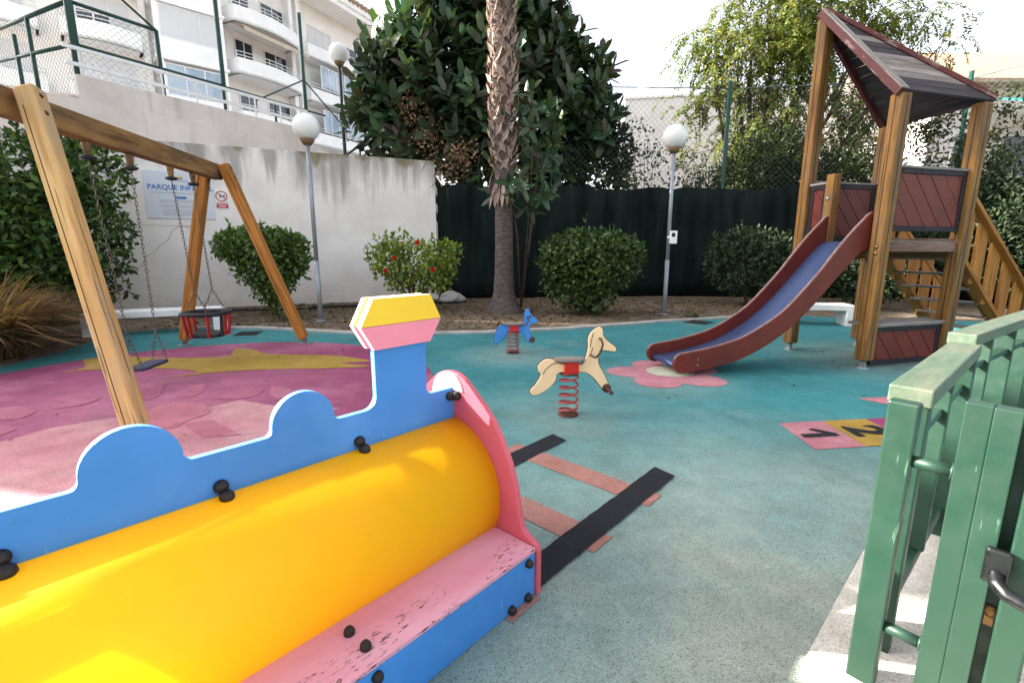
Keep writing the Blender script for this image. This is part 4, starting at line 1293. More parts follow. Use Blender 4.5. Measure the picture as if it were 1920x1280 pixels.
# ------------------------------------------------------------------ spring riders
def helix(c, r0, r1, z0, z1, turns, k=16):
    n = int(turns * k)
    return [(c.x + (r0 + (r1 - r0) * i / n) * math.cos(2 * math.pi * i / k), c.y + (r0 + (r1 - r0) * i / n) * math.sin(2 * math.pi * i / k), z0 + (z1 - z0) * i / n) for i in range(n + 1)]
def rider(c, ang, label, body, lines, bm, top_z, seat_z, spring_r, turns, hand, foot, seat_x, eye=None, edge=None):
    d = Vector((math.cos(ang), math.sin(ang), 0)); n = Vector((-d.y, d.x, 0))
    root = empty('spring_rider', c, label, 'spring rider', 'spring riders')
    mb = MB(); mb.tube(helix(c, spring_r * 1.03, spring_r * .97, .02, top_z, turns), .009, 8)
    mb.build('spring', M['spring'], root)
    mb = MB(); mb.lathe(c, [(spring_r * 1.1, .004), (spring_r * 1.1, .012), (spring_r * .3, .016)], 20); mb.build('base_plate', M['rust'], root)
    mb = MB(); mb.lathe(c + Vector((0, 0, top_z)), [(spring_r * 1.02, -.006), (spring_r * 1.02, .008), (.02, .012)], 20)
    mb.build('spring_plate', M['rust'], root)
    mb = MB(); mb.prism(smooth_closed(body, 5), c, d, (0, 0, 1), .03)
    bo = mb.build('body', bm, root, .004)
    mb = MB(); q = [p for p in smooth_closed(body, 5)]
    mb.prism([(p.x * 1.0, p.y) for p in q], c, d, (0, 0, 1), .0)
    if edge:
        mb = MB(); mb.loop([c + d * p.x + Vector((0, 0, p.y)) for p in q], .0065, 6); mb.build('edge', edge, bo)
    for ln in lines:
        mb = MB()
        for side in (-1, 1):
            mb.tube([c + d * a + Vector((0, 0, b)) + n * (.0165 * side) for a, b in ln], .0028, 5)
        mb.build('outline', M['horse_edge'], bo)
    mb = MB()
    for side in (-1, 1): mb.frame_box(c + d * (seat_x + .005) + n * (side * .03) + Vector((0, 0, seat_z - .062)), d, n, (0, 0, 1), .122, .03, .105)
    mb.build('saddle', M['saddle'], root, .004)
    mb = MB()
    pr = [(.135 * math.copysign(abs(math.cos(q_)) ** .8, math.cos(q_)), .085 * math.copysign(abs(math.sin(q_)) ** .8, math.sin(q_))) for q_ in [2 * math.pi * i / 28 for i in range(28)]]
    mb.prism(pr, c + d * (seat_x - .01) + Vector((0, 0, seat_z + .004)), d, n, .016); mb.build('seat', M['wood_mid'], root, .005)
    mb = MB()
    for side in (-1, 1):
        hp = [Vector((a, 0, b)) for a, b in hand]
        mb.tube([c + d * hp[0].x + n * (side * .01) + Vector((0, 0, hp[0].z)), c + d * hp[0].x + n * (side * .055) + Vector((0, 0, hp[0].z))] + [c + d * p.x + n * (side * .065) + Vector((0, 0, p.z)) for p in hp[1:-1]] + [c + d * hp[-1].x + n * (side * .055) + Vector((0, 0, hp[-1].z)), c + d * hp[-1].x + n * (side * .01) + Vector((0, 0, hp[-1].z))], .009, 8)
    mb.build('handle', M['rust'], root)
    mb = MB(); f = c + d * foot[0] + Vector((0, 0, foot[1]))
    mb.tube([f - n * .15, f + n * .15], .014, 10)
    for side in (-1, 1): mb.lathe(f + n * (side * .02), [(.038, -.008), (.038, .008)], 14, n); mb.lathe(f + n * (side * .15), [(.017, -.012), (.02, .012)], 10, n)
    mb.build('footrest', M['rust'], root)
    if eye:
        mb = MB()
        for side in (-1, 1): mb.lathe(c + d * eye[0] + n * (side * .017) + Vector((0, 0, eye[1])), [(.014, -.003), (.014, .003)], 12, n)
        mb.build('eye', M['rubber'], bo)
    return root
# cream horse: outline read from the photograph in metres, spring axis at x = 0
def pxl(pts, base, scale):
    return [((u - base[0]) * scale, (base[1] - v) * scale) for u, v in pts]
SC = .764 / 163.0
hb = [(1008, 683), (1022, 672), (1040, 675), (1050, 682), (1085, 684), (1092, 676), (1098, 655), (1098, 634), (1106, 622), (1117, 615), (1124, 620), (1126, 632), (1136, 643), (1149, 653), (1148, 661), (1122, 658), (1118, 668), (1119, 684), (1128, 700), (1137, 718), (1140, 730), (1133, 736), (1124, 726), (1112, 711), (1098, 700), (1086, 698), (1046, 698), (1040, 712), (1028, 726), (1010, 737), (997, 738), (994, 729), (1003, 719), (1013, 701), (1008, 694)]
rider(Vector((.486, 3.894, 0)), R(6), 'cream wooden horse spring rider on a red coil', pxl(hb, (1065, 780), SC),
      [pxl([(1016, 700), (1022, 690), (1032, 682), (1046, 678)], (1065, 780), SC), pxl([(1107, 652), (1104, 662), (1101, 668)], (1065, 780), SC), pxl([(1107, 626), (1104, 638), (1102, 652)], (1065, 780), SC)], M['cream'], .372, .492, .079, 5.4,
      pxl([(1119, 636), (1122, 645), (1118, 660), (1110, 669), (1104, 667)], (1065, 780), SC), pxl([(1135, 729)], (1065, 780), SC)[0], (1067 - 1065) * SC, None, M['horse_edge'])
SB = .62 / 110.0
B0 = (961, 662)
bb = [(927, 592), (933, 591), (943, 593), (978, 594), (985, 588), (988, 575), (990, 560), (994, 552), (1000, 554), (1005, 566), (1012, 572), (1022, 580), (1019, 586), (1006, 590), (1001, 598), (1002, 610), (1008, 620), (1013, 628), (1010, 634), (1000, 633), (992, 626), (984, 612), (976, 609), (950, 609), (944, 617), (934, 628), (924, 636), (916, 636), (915, 628), (918, 612), (924, 598)]
rider(Vector((.012, 6.407, 0)), R(3), 'blue wooden animal spring rider behind the cream horse', pxl(bb, B0, SB), [], M['blue'], .305, .405, .08, 5.4,
      pxl([(996, 571), (998, 578), (995, 587), (989, 591), (985, 590)], B0, SB), pxl([(1008, 628)], B0, SB)[0], (963 - 961) * SB, pxl([(1003, 571)], B0, SB)[0], M['rubber_blue'])

# ------------------------------------------------------------------ play tower with slide and stairs
P1, P2 = Vector((4.0, 6.66, 0)), Vector((4.25, 5.56, 0))
P4 = Vector((5.22, 7.0, 0)); P3 = P2 + (P4 - P1)
ta, tb = (P4 - P1).normalized(), (P2 - P1).normalized()
root = empty('play_tower', (P1 + P3) / 2, 'wooden play tower with slanted plank roof, red panels, slide and stairs', 'play tower')
def post(p, h, m='wood_post'):
    mb = MB()
    mb.frame_box(p + Vector((0, 0, h / 2 + .05)), (0, 0, 1), ta, tb, h - .1, .15, .15)
    o = mb.build('post', M[m], root, .022, 3)
    # routed grooves along the faces
    mb = MB()
    for dr, sd_ in ((tb, ta), (-ta, tb)):
        mb.frame_box(p + dr * .0755 + Vector((0, 0, h / 2 + .05)), (0, 0, 1), sd_, dr, h - .16, .010, .003)
    mb.build('groove', M['horse_edge'], o)
    mb = MB(); mb.lathe(p, [(.075, .0), (.075, .012), (.035, .016), (.035, .11)], 14); mb.build('post_foot', M['galv'], o)
    return o
ZE, ZR = 3.08, 4.36
post(P1, ZR); post(P2, ZE); post(P3, ZE); post(P4, ZE)
R1, R2, R3, R4 = P1 + Vector((0, 0, ZR)), P2 + Vector((0, 0, ZE)), P3 + Vector((0, 0, ZE)), P4 + Vector((0, 0, ZE))
ctr = (P1 + P3) / 2
def ov(p, k=.10): q = p + (Vector((p.x, p.y, 0)) - Vector((ctr.x, ctr.y, 0))).normalized() * k; return q
R1, R2, R3, R4 = ov(R1, .05), ov(R2), ov(R3), ov(R4)
def roof_tri(A, B, C, mats, n_pl=13, th=.022):
    """planks parallel to B-C between the edges A-B and A-C"""
    nn = (B - A).cross(C - A).normalized()
    if nn.z < 0: nn = -nn
    pl_ = None
    rd = random.Random(4)
    for i in range(n_pl):
        f0, f1 = max(.03, i / n_pl + .003), (i + 1) / n_pl - .003
        q = [A.lerp(B, f0), A.lerp(B, f1), A.lerp(C, f1), A.lerp(C, f0)]
        off = rd.uniform(0, 40)
        vs = q + [p + nn * th for p in q]
        g = []
        for p in vs: g.append(((p - A).dot((C - B).normalized()) + off, (p - A).dot(nn.cross((C - B).normalized())), (p - A).dot(nn)))
        fs = [(0, 1, 2, 3), (7, 6, 5, 4), (0, 4, 5, 1), (1, 5, 6, 2), (2, 6, 7, 3), (3, 7, 4, 0)]
        mb = MB(); mb.add(vs, fs, g)
        o = mb.build('roof_plank', M[mats[i % len(mats)]], root)
    return nn
n1 = roof_tri(R1, R2, R3, ['wood_slate', 'wood_mid', 'wood_slate', 'wood_slate', 'wood_mid', 'wood_slate', 'wood_slate', 'wood_grey', 'wood_mid', 'wood_grey', 'wood_mid', 'wood_slate', 'wood_slate'])
n2 = roof_tri(R1, R3, R4, ['wood_slate'])
def trim(a, b, nn, w, h, up=.02):
    mb = MB(); mb.bar(a + nn * up, b + nn * up, w, h, nn); return mb.build('roof_trim', M['red_trim'], root, .006)
trim(R1 + Vector((0, 0, .02)), R2, n1, .085, .085, -.012)
mb = MB(); mb.bar(R1 + Vector((0, 0, .02)) + n1 * .037, R2 + n1 * .037, .11, .014, n1); mb.build('roof_trim', M['wood_grey'], root, .004)
trim(R1 + Vector((0, 0, .03)), R3 + Vector((0, 0, .02)), (n1 + n2).normalized(), .045, .05, .03)
trim(R1, R4, n2, .05, .10, -.03)
DZ = 1.47
mb = MB()
for i in range(9):
    q = P1 + ta * .07 + tb * (.06 + i * .122)
    mb.frame_box(q + ta * ((P4 - P1).length / 2 - .07) + Vector((0, 0, DZ - .015)), ta, tb, (0, 0, 1), (P4 - P1).length - .02, .116, .03)
mb.build('deck', M['wood_grey'], root)
LA, LBb = (P4 - P1).length, (P2 - P1).length
mb = MB(); mb.bar(P2 + ta * .077 + tb * -.03 + Vector((0, 0, DZ + .06)), P3 - ta * .077 + tb * -.03 + Vector((0, 0, DZ + .06)), .03, .02); mb.bar(P2 + ta * .077 + Vector((0, 0, DZ - .02)), P3 - ta * .077 + Vector((0, 0, DZ - .02)), .05, .13)
mb.build('deck_beam', M['wood_brown'], root, .006)
mb = MB(); mb.bar(P1 + tb * .077 + Vector((0, 0, DZ - .10)), P2 - tb * .077 + Vector((0, 0, DZ - .10)), .05, .13); mb.bar(P4 + tb * .077 + Vector((0, 0, DZ - .10)), P3 - tb * .077 + Vector((0, 0, DZ - .10)), .05, .13)
mb.bar(P1 + ta * .077 + Vector((0, 0, DZ - .10)), P4 - ta * .077 + Vector((0, 0, DZ - .10)), .05, .13)
mb.build('deck_beam', M['wood_post'], root, .006)
def red_panel(a, b, z0, z1, fr=.06, slant=1, capm='wood_grey'):
    """framed panel of diagonal red boards between plan points a and b"""
    a, b = Vector(a), Vector(b); d = (b - a).normalized(); L = (b - a).length; n = Vector((d.y, -d.x, 0))
    mb = MB()
    for z in (z0 + fr / 2, z1 - fr / 2): mb.frame_box((a + b) / 2 + Vector((0, 0, z)), d, n, (0, 0, 1), L, .05, fr)
    for s in (fr / 2, L - fr / 2): mb.frame_box(a + d * s + Vector((0, 0, (z0 + z1) / 2)), (0, 0, 1), n, d, z1 - z0 - 2 * fr, .05, fr)
    f = mb.build('panel_frame', M['frame_dark'], root, .005)
    x0, x1, y0, y1 = fr, L - fr, z0 + fr, z1 - fr
    bw = .23
    rd = random.Random(int(L * 100))
    k0 = -(y1 - y0) / bw - 1
    boards = MB()
    for i in range(int(k0), int((x1 - x0) / bw) + 2):
        # strip between two 45 degree lines, clipped to the opening
        def clip(poly, ax, lim, keep):
            out = []
            for j in range(len(poly)):
                p, q = poly[j], poly[(j + 1) % len(poly)]
                pi, qi = (p[ax] - lim) * keep >= 0, (q[ax] - lim) * keep >= 0
                if pi: out.append(p)
                if pi != qi:
                    t = (lim - p[ax]) / (q[ax] - p[ax]); out.append((p[0] + (q[0] - p[0]) * t, p[1] + (q[1] - p[1]) * t))
            return out
        e = .004
        h = y1 - y0
        poly = [(x0 + i * bw + e, y1), (x0 + (i + 1) * bw - e, y1), (x0 + (i + 1) * bw - e + h * slant * .85, y0), (x0 + i * bw + e + h * slant * .85, y0)]
        for ax, lim, kp in ((0, x0, 1), (0, x1, -1)):
            if poly: poly = clip(poly, ax, lim, kp)
        if len(poly) > 2:
            o_ = rd.uniform(0, 30)
            m0 = len(boards.v)
            boards.prism(poly, a + n * rd.uniform(-.002, .002), d, (0, 0, 1), .025)
            for j in range(m0, len(boards.v)):
                g = boards.g[j]; boards.g[j] = ((g[1] - g[0]) * .7 + o_, (g[0] + g[1]) * .7, g[2])
    boards.build('red_boards', M['red_board'], f, .003)
    mb = MB(); mb.frame_box((a + b) / 2 + Vector((0, 0, z1 + .012)), d, n, (0, 0, 1), L + .02, .075, .028); mb.build('top_board', M[capm], f, .006)
    return f
red_panel(P2 + ta * .08, P3 - ta * .08, 1.62, 2.32)
red_panel(P2 + ta * .08, P3 - ta * .08, .03, .50)
red_panel(P1 + ta * .08, P4 - ta * .08, 1.55, 2.30)
pm = P1 + tb * .40
red_panel(P1 + tb * .08, pm - tb * .06, 1.52, 2.24)
mb = MB(); mb.frame_box(pm + Vector((0, 0, 1.92)), (0, 0, 1), ta, tb, .86, .12, .12); mb.build('short_post', M['wood_post'], root, .012)
mb = MB(); mb.lathe(pm - ta * .062 + Vector((0, 0, 2.05)), [(.022, -.004), (.022, .012), (.008, .016)], 12, -ta); mb.build('bolt', M['galv'], root)
mb = MB()
for z in (1.44, 1.37): mb.lathe(P2 - ta * .077 + tb * .02 + Vector((0, 0, z)), [(.024, -.004), (.022, .01), (.008, .014)], 12, -ta)
mb.build('bolt', M['brass'], root)
# low counter
mb = MB(); mb.frame_box(P2 + ta * (LA / 2) - tb * .10 + Vector((0, 0, .53)), ta, tb, (0, 0, 1), LA + .06, .30, .03); mb.build('counter', M['wood_grey'], root, .006)
# slide
A0 = (P1 + P2) / 2 + tb * .16 - ta * .08
sdir = Vector((-.975, -.22, 0)).normalized(); sn = Vector((-sdir.y, sdir.x, 0))
if sn.y > 0: sn = -sn
prof = [(-.10, 1.46, 1.82), (.0, 1.46, 1.83), (.10, 1.40, 1.74), (.26, 1.24, 1.58), (.44, 1.05, 1.37), (.61, .86, 1.16), (.82, .66, .935), (1.05, .48, .715), (1.30, .335, .555), (1.56, .225, .430), (1.8, .165, .362), (2.02, .125, .318), (2.2, .105, .292), (2.30, .10, .280)]
def spl(P_, k=5):
    out = []
    for i in range(len(P_) - 1):
        a, b, c, d = [np.array(P_[min(max(j, 0), len(P_) - 1)]) for j in (i - 1, i, i + 1, i + 2)]
        for t in np.arange(0, 1, 1 / k): out.append(.5 * (2 * b + (c - a) * t + (2 * a - 5 * b + 4 * c - d) * t * t + (3 * b - a - 3 * c + d) * t ** 3))
    return out + [np.array(P_[-1])]
sp_ = spl(prof)
SW = .27
mb = MB(); vs, g, fs = [], [], []
Ls = 0
for i, p in enumerate(sp_):
    if i: Ls += math.hypot(p[0] - sp_[i - 1][0], p[1] - sp_[i - 1][1])
    for q in (-SW - .002, SW + .002):
        for dz in (.05, .03):
            vs.append(A0 + sdir * p[0] + sn * q + Vector((0, 0, p[1] + dz))); g.append((Ls, q, dz))
for i in range(len(sp_) - 1):
    b = i * 4; fs += [(b, b + 2, b + 6, b + 4), (b + 1, b + 5, b + 7, b + 3)]
e_ = (len(sp_) - 1) * 4
fs.append((e_, e_ + 2, e_ + 3, e_ + 1))
mb.add(vs, fs, g, True)
lip = A0 + sdir * 2.32 + Vector((0, 0, .115))
mb.tube([lip - sn * SW, lip + sn * SW], .034, 12)
sl_root = mb.build('slide', M['slide'], root)
for sg in (1, -1):
    mb = MB()
    top = [(p[0], p[2]) for p in sp_]; bot = [(p[0], p[1] - .05) for p in sp_]
    zc, rr_ = (top[-1][1] + bot[-1][1]) / 2, (top[-1][1] - bot[-1][1]) / 2
    nose = [(top[-1][0] + rr_ * math.sin(R(a)), zc + rr_ * math.cos(R(a))) for a in range(15, 180, 15)]
    mb.prism(top + nose + bot[::-1], A0 + sn * (sg * (SW + .025)), sdir, (0, 0, 1), .045)
    o = mb.build('side_board', M['red_board'], sl_root, .012, 3)
    mb = MB(); mb.tube([A0 + sn * (sg * (SW + .025)) + sdir * a_ + Vector((0, 0, b_ - .012)) for a_, b_ in top + nose[:4]], .018, 8); mb.build('worn_edge', M['edge_worn'], o)
for sg in (1, -1):
    mb = MB(); q = A0 + sdir * 2.18 + sn * (sg * .2); mb.frame_box(q + Vector((0, 0, .05)), (0, 0, 1), sn, sdir, .1, .05, .05); mb.build('foot', M['galv'], sl_root)
mb = MB()
for z in (.14, .20): mb.lathe(A0 + sdir * 2.12 + sn * (SW + .049) + Vector((0, 0, z)), [(.011, 0), (.007, .006)], 10, sn)
mb.build('bolt', M['galv'], sl_root)
# stairs on the far side
S0 = P4 + ta * .08; S1 = P3 + ta * .08
run = 1.45
mb = MB()
for base in (S0 + tb * .10, S1 - tb * .10):
    mb.bar(base + Vector((0, 0, DZ - .08)), base + ta * run + Vector((0, 0, .06)), .05, .17, tb)
st_root = mb.build('stairs', M['wood_orange'], root, .006)
bolts = MB()
for i in range(7):
    f = (i + .6) / 7
    mb = MB(); c_ = (S0 + S1) / 2 + ta * (run * f) + Vector((0, 0, DZ - .06 - (DZ - .1) * f))
    mb.frame_box(c_, tb, ta, (0, 0, 1), LBb - .26, .17, .03); mb.build('tread', M['wood_grey'], st_root, .004)
for base in (S1 - tb * .045, S0 + tb * .045):
    mb = MB(); mb.bar(base + ta * .02 + Vector((0, 0, DZ + .60)), base + ta * (run - .05) + Vector((0, 0, .86)), .05, .12, tb); mb.build('handrail', M['wood_orange'], st_root, .01)
    for i in range(5):
        f = .10 + i * .2
        q = base + ta * (run * f) - tb * (.03 if base.y < 6.5 else -.03)
        zb, zt = DZ - .05 - (DZ - .1) * f, DZ + .60 - (DZ + .60 - .86) * f
        mb = MB(); mb.frame_box(q + Vector((0, 0, (zb + zt) / 2)), (0, 0, 1), ta, tb, zt - zb + .06, .20, .035)
        o = mb.build('baluster', M['wood_orange'], st_root, .012)
        for z in (zb + .03, zt - .0): bolts.lathe(q - tb * -.018 + Vector((0, 0, z)), [(.022, 0), (.014, .006)], 10, tb)
    mb = MB(); mb.frame_box(base + ta * (run + .06) + Vector((0, 0, .46)), (0, 0, 1), ta, tb, .92, .15, .15); mb.build('newel_post', M['wood_post'], st_root, .02)
bolts.build('bolt', M['rubber'], st_root)

# ------------------------------------------------------------------ green metal fence and gate
GT = M['fence_green']
def vbar(name, c, w, d, z0, z1, root, m=None, ax=None, bev=.006):
    mb = MB(); a = ax or FD; b = Vector((a.y, -a.x, 0))
    mb.frame_box(c + Vector((0, 0, (z0 + z1) / 2)), (0, 0, 1), a, b, z1 - z0, w, d)
    return mb.build(name, m or GT, root, bev)
def fence_panel(o, d, L, zt, label, first_gap, n_bal):
    nn = Vector((d.y, -d.x, 0))
    root = empty('metal_fence', (o.x, o.y, 0), label, 'fence', 'green fence panels')
    mb = MB(); mb.bar(o + Vector((0, 0, zt - .03)), o + d * L + Vector((0, 0, zt - .03)), .115, .06); mb.build('top_rail', M['fence_top'], root, .006)
    mb = MB(); mb.bar(o + d * .0 + Vector((0, 0, .14)), o + d * L + Vector((0, 0, .14)), .06, .05); mb.build('bottom_rail', GT, root, .006)
    mb = MB(); mb.bar(o + d * .03 + Vector((0, 0, zt - .20)), o + d * (L - .03) + Vector((0, 0, zt - .20)), .05, .03); mb.build('middle_rail', GT, root, .004)
    for s in (.035, L - .035): vbar('post', o + d * s, .05, .105, 0, zt - .06, root, ax=d)
    for i in range(n_bal):
        s = first_gap + (L - 2 * first_gap) * i / max(1, n_bal - 1)
        vbar('baluster', o + d * s, .03, .09, .165, zt - .06, root, ax=d)
    return root
fence_panel(Vector((1.275, 1.45, 0)), FD, 1.13, .972, 'green metal fence panel beside the gate with worn pale top rail', .55, 1)
d2 = Vector((.83, .56, 0)).normalized()
fence_panel(Vector((2.30, 2.37, 0)), d2, 1.9, .985, 'green metal fence panel farther along behind the nearer one', .42, 3)
root = empty('gate', (1.30, 1.22, 0), 'green metal gate with black lever handle at the right edge', 'gate')
def gpt(s, z=0.0, out=0.0): return fA + GD * s - FD * out + Vector((0, 0, z))
vbar('hinge_post', gpt(.0), .05, .075, 0, .965, root, GT, FD)
vbar('stile', gpt(.155), .05, .0555, .03, 1.0, root, GT, FD, .003)
vbar('stile', gpt(.2105), .0515, .0555, .03, .998, root, GT, FD, .003)
for z in (.81, .25):
    mb = MB(); mb.tube([gpt(.03, z - .02), gpt(.13, z - .02)], .0175, 14); mb.lathe(gpt(.125, z - .02), [(.024, -.003), (.024, .004)], 14, GD); mb.build('hinge_bar', GT, root)
for i, s in enumerate((.296, .43, .56, .69, .82, .95)): vbar('baluster', gpt(s), .04, .066, .10, .95, root, GT, FD)
mb = MB(); mb.bar(gpt(.262, .972), gpt(1.0, .972), .05, .05); mb.build('top_rail', M['fence_top'], root, .005)
mb = MB(); mb.bar(gpt(.262, .09), gpt(1.0, .09), .05, .05); mb.build('bottom_rail', GT, root, .005)
mb = MB(); mb.frame_box(gpt(.252, .53, -.05), (0, 0, 1), GD, FD, .90, .06, .03); lk = mb.build('lock_stile', GT, root, .004)
mb = MB(); mb.frame_box(gpt(.245, .575, .037), (0, 0, 1), GD, FD, .10, .052, .022); mb.tube([gpt(.248, .555, .04), gpt(.252, .545, .075), gpt(.272, .535, .092), (gpt(.32, .523, .096)), gpt(.41, .515, .09)], .0175, 16)
mb.build('handle', M['handle'], root, .008, 3)
mb = MB(); mb.lathe(gpt(.25, .405, -.034), [(.018, 0), (.018, .006), (.008, .008)], 14, -FD); mb.frame_box(gpt(.25, .38, -.033), (0, 0, 1), GD, FD, .04, .02, .004); mb.build('lock', M['brass'], lk)

# ------------------------------------------------------------------ background buildings on the right
root = empty('white_building', (9, 25, 0), 'plain white rendered building with a thin roof rail behind the court fence', 'building')
mb = MB()
a = onY(1172, 196, 25); b = onY(1560, 172, 23.5)
d = Vector((b.x - a.x, b.y - a.y, 0)).normalized(); nn = Vector((-d.y, d.x, 0))
L = 13.0
mb.frame_box(Vector((a.x, a.y, 0)) + d * (L / 2) + nn * 4 + Vector((0, 0, 4.35)), d, nn, (0, 0, 1), L, 8, 8.7)
mb.build('wall', M['shade_wall'], root)
mb = MB(); mb.frame_box(Vector((a.x, a.y, 8.73)) + d * (L / 2) + nn * 4, d, nn, (0, 0, 1), L + .1, 8.1, .1); mb.build('coping', M['house_white'], root)
mb = MB()
for z in (9.0, 9.25): mb.tube([Vector((a.x, a.y, z)) + d * .6 + nn * .3, Vector((a.x, a.y, z)) + d * L + nn * .3], .02, 5)
for i in range(9): mb.tube([Vector((a.x, a.y, 8.7)) + d * (.6 + i * 1.5) + nn * .3, Vector((a.x, a.y, 9.25)) + d * (.6 + i * 1.5) + nn * .3], .02, 5)
mb.build('roof_rail', M['white_metal'], root)
root = empty('tiled_house', (22, 22, 0), 'pale house with a tiled roof and green awning behind the court fence at far right', 'house')
mb = MB(); mb.box((24, 24, 3.9), 14, 7, 7.8); mb.build('wall', M['shade_wall'], root)
mb = MB(); mb.prism([(-4.2, 0), (4.2, 0), (4.2, .15), (0, 2.6), (-4.2, .15)], (24, 24, 7.8), (0, 1, 0), (0, 0, 1), 15); mb.build('roof', M['tiles'], root)
mb = MB(); mb.frame_box((21.5, 18.9, 6.9), (1, 0, 0), (0, 1, .35), (0, -.35, 1), 5.5, 1.8, .06); mb.build('awning', M['tarp'], root)
for x in (18.6, 20.6, 22.8):
    mb = MB(); mb.box((x, 20.45, 5.2), 1.3, .1, 1.7); f = mb.build('window', M['white_metal'], root)
    mb = MB(); mb.box((x, 20.40, 5.2), 1.1, .06, 1.5); mb.build('pane', M['dark_glass'], f)
    mb = MB(); mb.box((x, 20.45, 2.0), 1.3, .1, 1.7); f = mb.build('window', M['white_metal'], root)
    mb = MB(); mb.box((x, 20.40, 2.0), 1.1, .06, 1.5); mb.build('pane', M['dark_glass'], f)

# ------------------------------------------------------------------ shrubs
BL = [px_blob(60, 340, 9.2, 90, .9), px_blob(150, 330, 9.6, 75, .7), px_blob(20, 450, 9.0, 120, .9), px_blob(120, 440, 9.4, 110, .8), px_blob(190, 430, 9.8, 45, .5), px_blob(190, 530, 9.7, 40, .4), px_blob(60, 540, 9.2, 110, .8), px_blob(-80, 420, 9, 130, 1), px_blob(195, 300, 9.8, 25, .3), px_blob(215, 490, 9.9, 28, .3), px_blob(110, 290, 9.6, 40, .5)]
shrub('large_shrub', (-8.3, 9.3, 0), BL, 9500, .165, .09, M['ivy'], 'large dark leafy shrub against the pale wall at the left edge', 11, None, .8, 'shrub', 9, .05)
b = G(507, 590)
BL = [(b.x - .05, b.y, 1.45, .92, .75, .42), (b.x + .1, b.y, 1.05, .75, .62, .48), (b.x - .1, b.y, 1.55, .85, .7, .30), (b.x + .12, b.y, .62, .42, .38, .4), (b.x + .62, b.y, 1.3, .32, .4, .45), (b.x - .68, b.y, 1.5, .32, .4, .28)]
shrub('clipped_shrub', (b.x + .12, b.y, 0), BL, 5200, .125, .075, M['hedge'], 'clipped dark green shrub narrowing to its stem before the pale wall', 12, 'garden shrubs', .5, 'shrub', 6, .035)
b = Vector((-2.35, 11.3, 0))
BL = [(b.x, b.y, 1.12, 1.0, .75, .52), (b.x - .58, b.y, 1.25, .5, .5, .38), (b.x + .7, b.y, 1.3, .46, .5, .38), (b.x + .05, b.y, .7, .7, .5, .4), (b.x + .5, b.y - .1, .85, .5, .5, .4), (b.x - .3, b.y - .1, 1.55, .4, .4, .28)]
hr = shrub('hibiscus_bush', (b.x, b.y, 0), BL, 1900, .13, .09, M['hib'], 'loose yellow green hibiscus bush with a few red flowers at the wall end', 13, None, .6, 'shrub', 11, .028)
for (u, v) in ((783, 455), (740, 484), (812, 505), (723, 507)):
    p = onY(u, v, 10.62)
    rng = np.random.default_rng(u)
    n = 9; A = np.linspace(0, 2 * np.pi, n, endpoint=False)
    D = np.stack([np.cos(A), -.5 - .3 * rng.random(n), np.sin(A)], 1)
    leaf_mesh('flower', np.tile(np.array(p), (n, 1)), D, np.tile([0, -1, .2], (n, 1)) + rng.normal(size=(n, 3)) * .2, .068, .06, M['flower'], hr, 'fold')
b = G(1105, 588)
BL = [(b.x, b.y, 1.15, 1.12, .9, .68), (b.x - .3, b.y, .72, .72, .7, .6), (b.x + .35, b.y, 1.3, .78, .7, .52), (b.x - .45, b.y, 1.25, .66, .7, .55), (b.x + .05, b.y - .15, .45, .5, .45, .4)]
shrub('round_shrub', (b.x, b.y, 0), BL, 6500, .125, .08, M['round'], 'rounded dark green shrub between the palm trunk and the right lamp', 14, 'garden shrubs', .5, 'shrub', 6, .035)
b = Vector((6.1, 12.2, 0))
BL = [(b.x, b.y, 1.1, 1.15, .9, .85), (b.x + 1.3, b.y - .2, .95, 1.0, .8, .75), (b.x + 2.5, b.y - .8, .8, .9, .8, .65), (b.x - .4, b.y, 1.5, .7, .6, .4)]
shrub('dark_shrub', (b.x, b.y, 0), BL, 7000, .12, .07, M['dim'], 'wide dark shrub behind the slide before the netting', 15, 'garden shrubs', .5, 'shrub', 6, .035)
# strap leaved plants at the foot of things
for (u, v, n, L, lab, sd) in ((545, 600, 40, .42, 'small strap leaved plant at the foot of the clipped shrub', 3), (1300, 596, 26, .22, 'low green weed by the kerb near the right lamp', 4)):
    p = G(u, v); rng = np.random.default_rng(sd)
    A = rng.uniform(0, 2 * np.pi, n); e = rng.uniform(.25, 1.2, n)
    D = np.stack([np.cos(A) * np.cos(e), np.sin(A) * np.cos(e), np.sin(e)], 1)
    o = leaf_mesh('small_plant', np.array(p) + rng.normal(size=(n, 3)) * np.array([.12, .12, 0]), D, np.tile([0, 0, 1.], (n, 1)) + rng.normal(size=(n, 3)) * .1, L * rng.uniform(.6, 1.2, n), .04, M['round'], None, 'oval', .1, .25)
    tag(centre_origin(o), lab, 'plant')
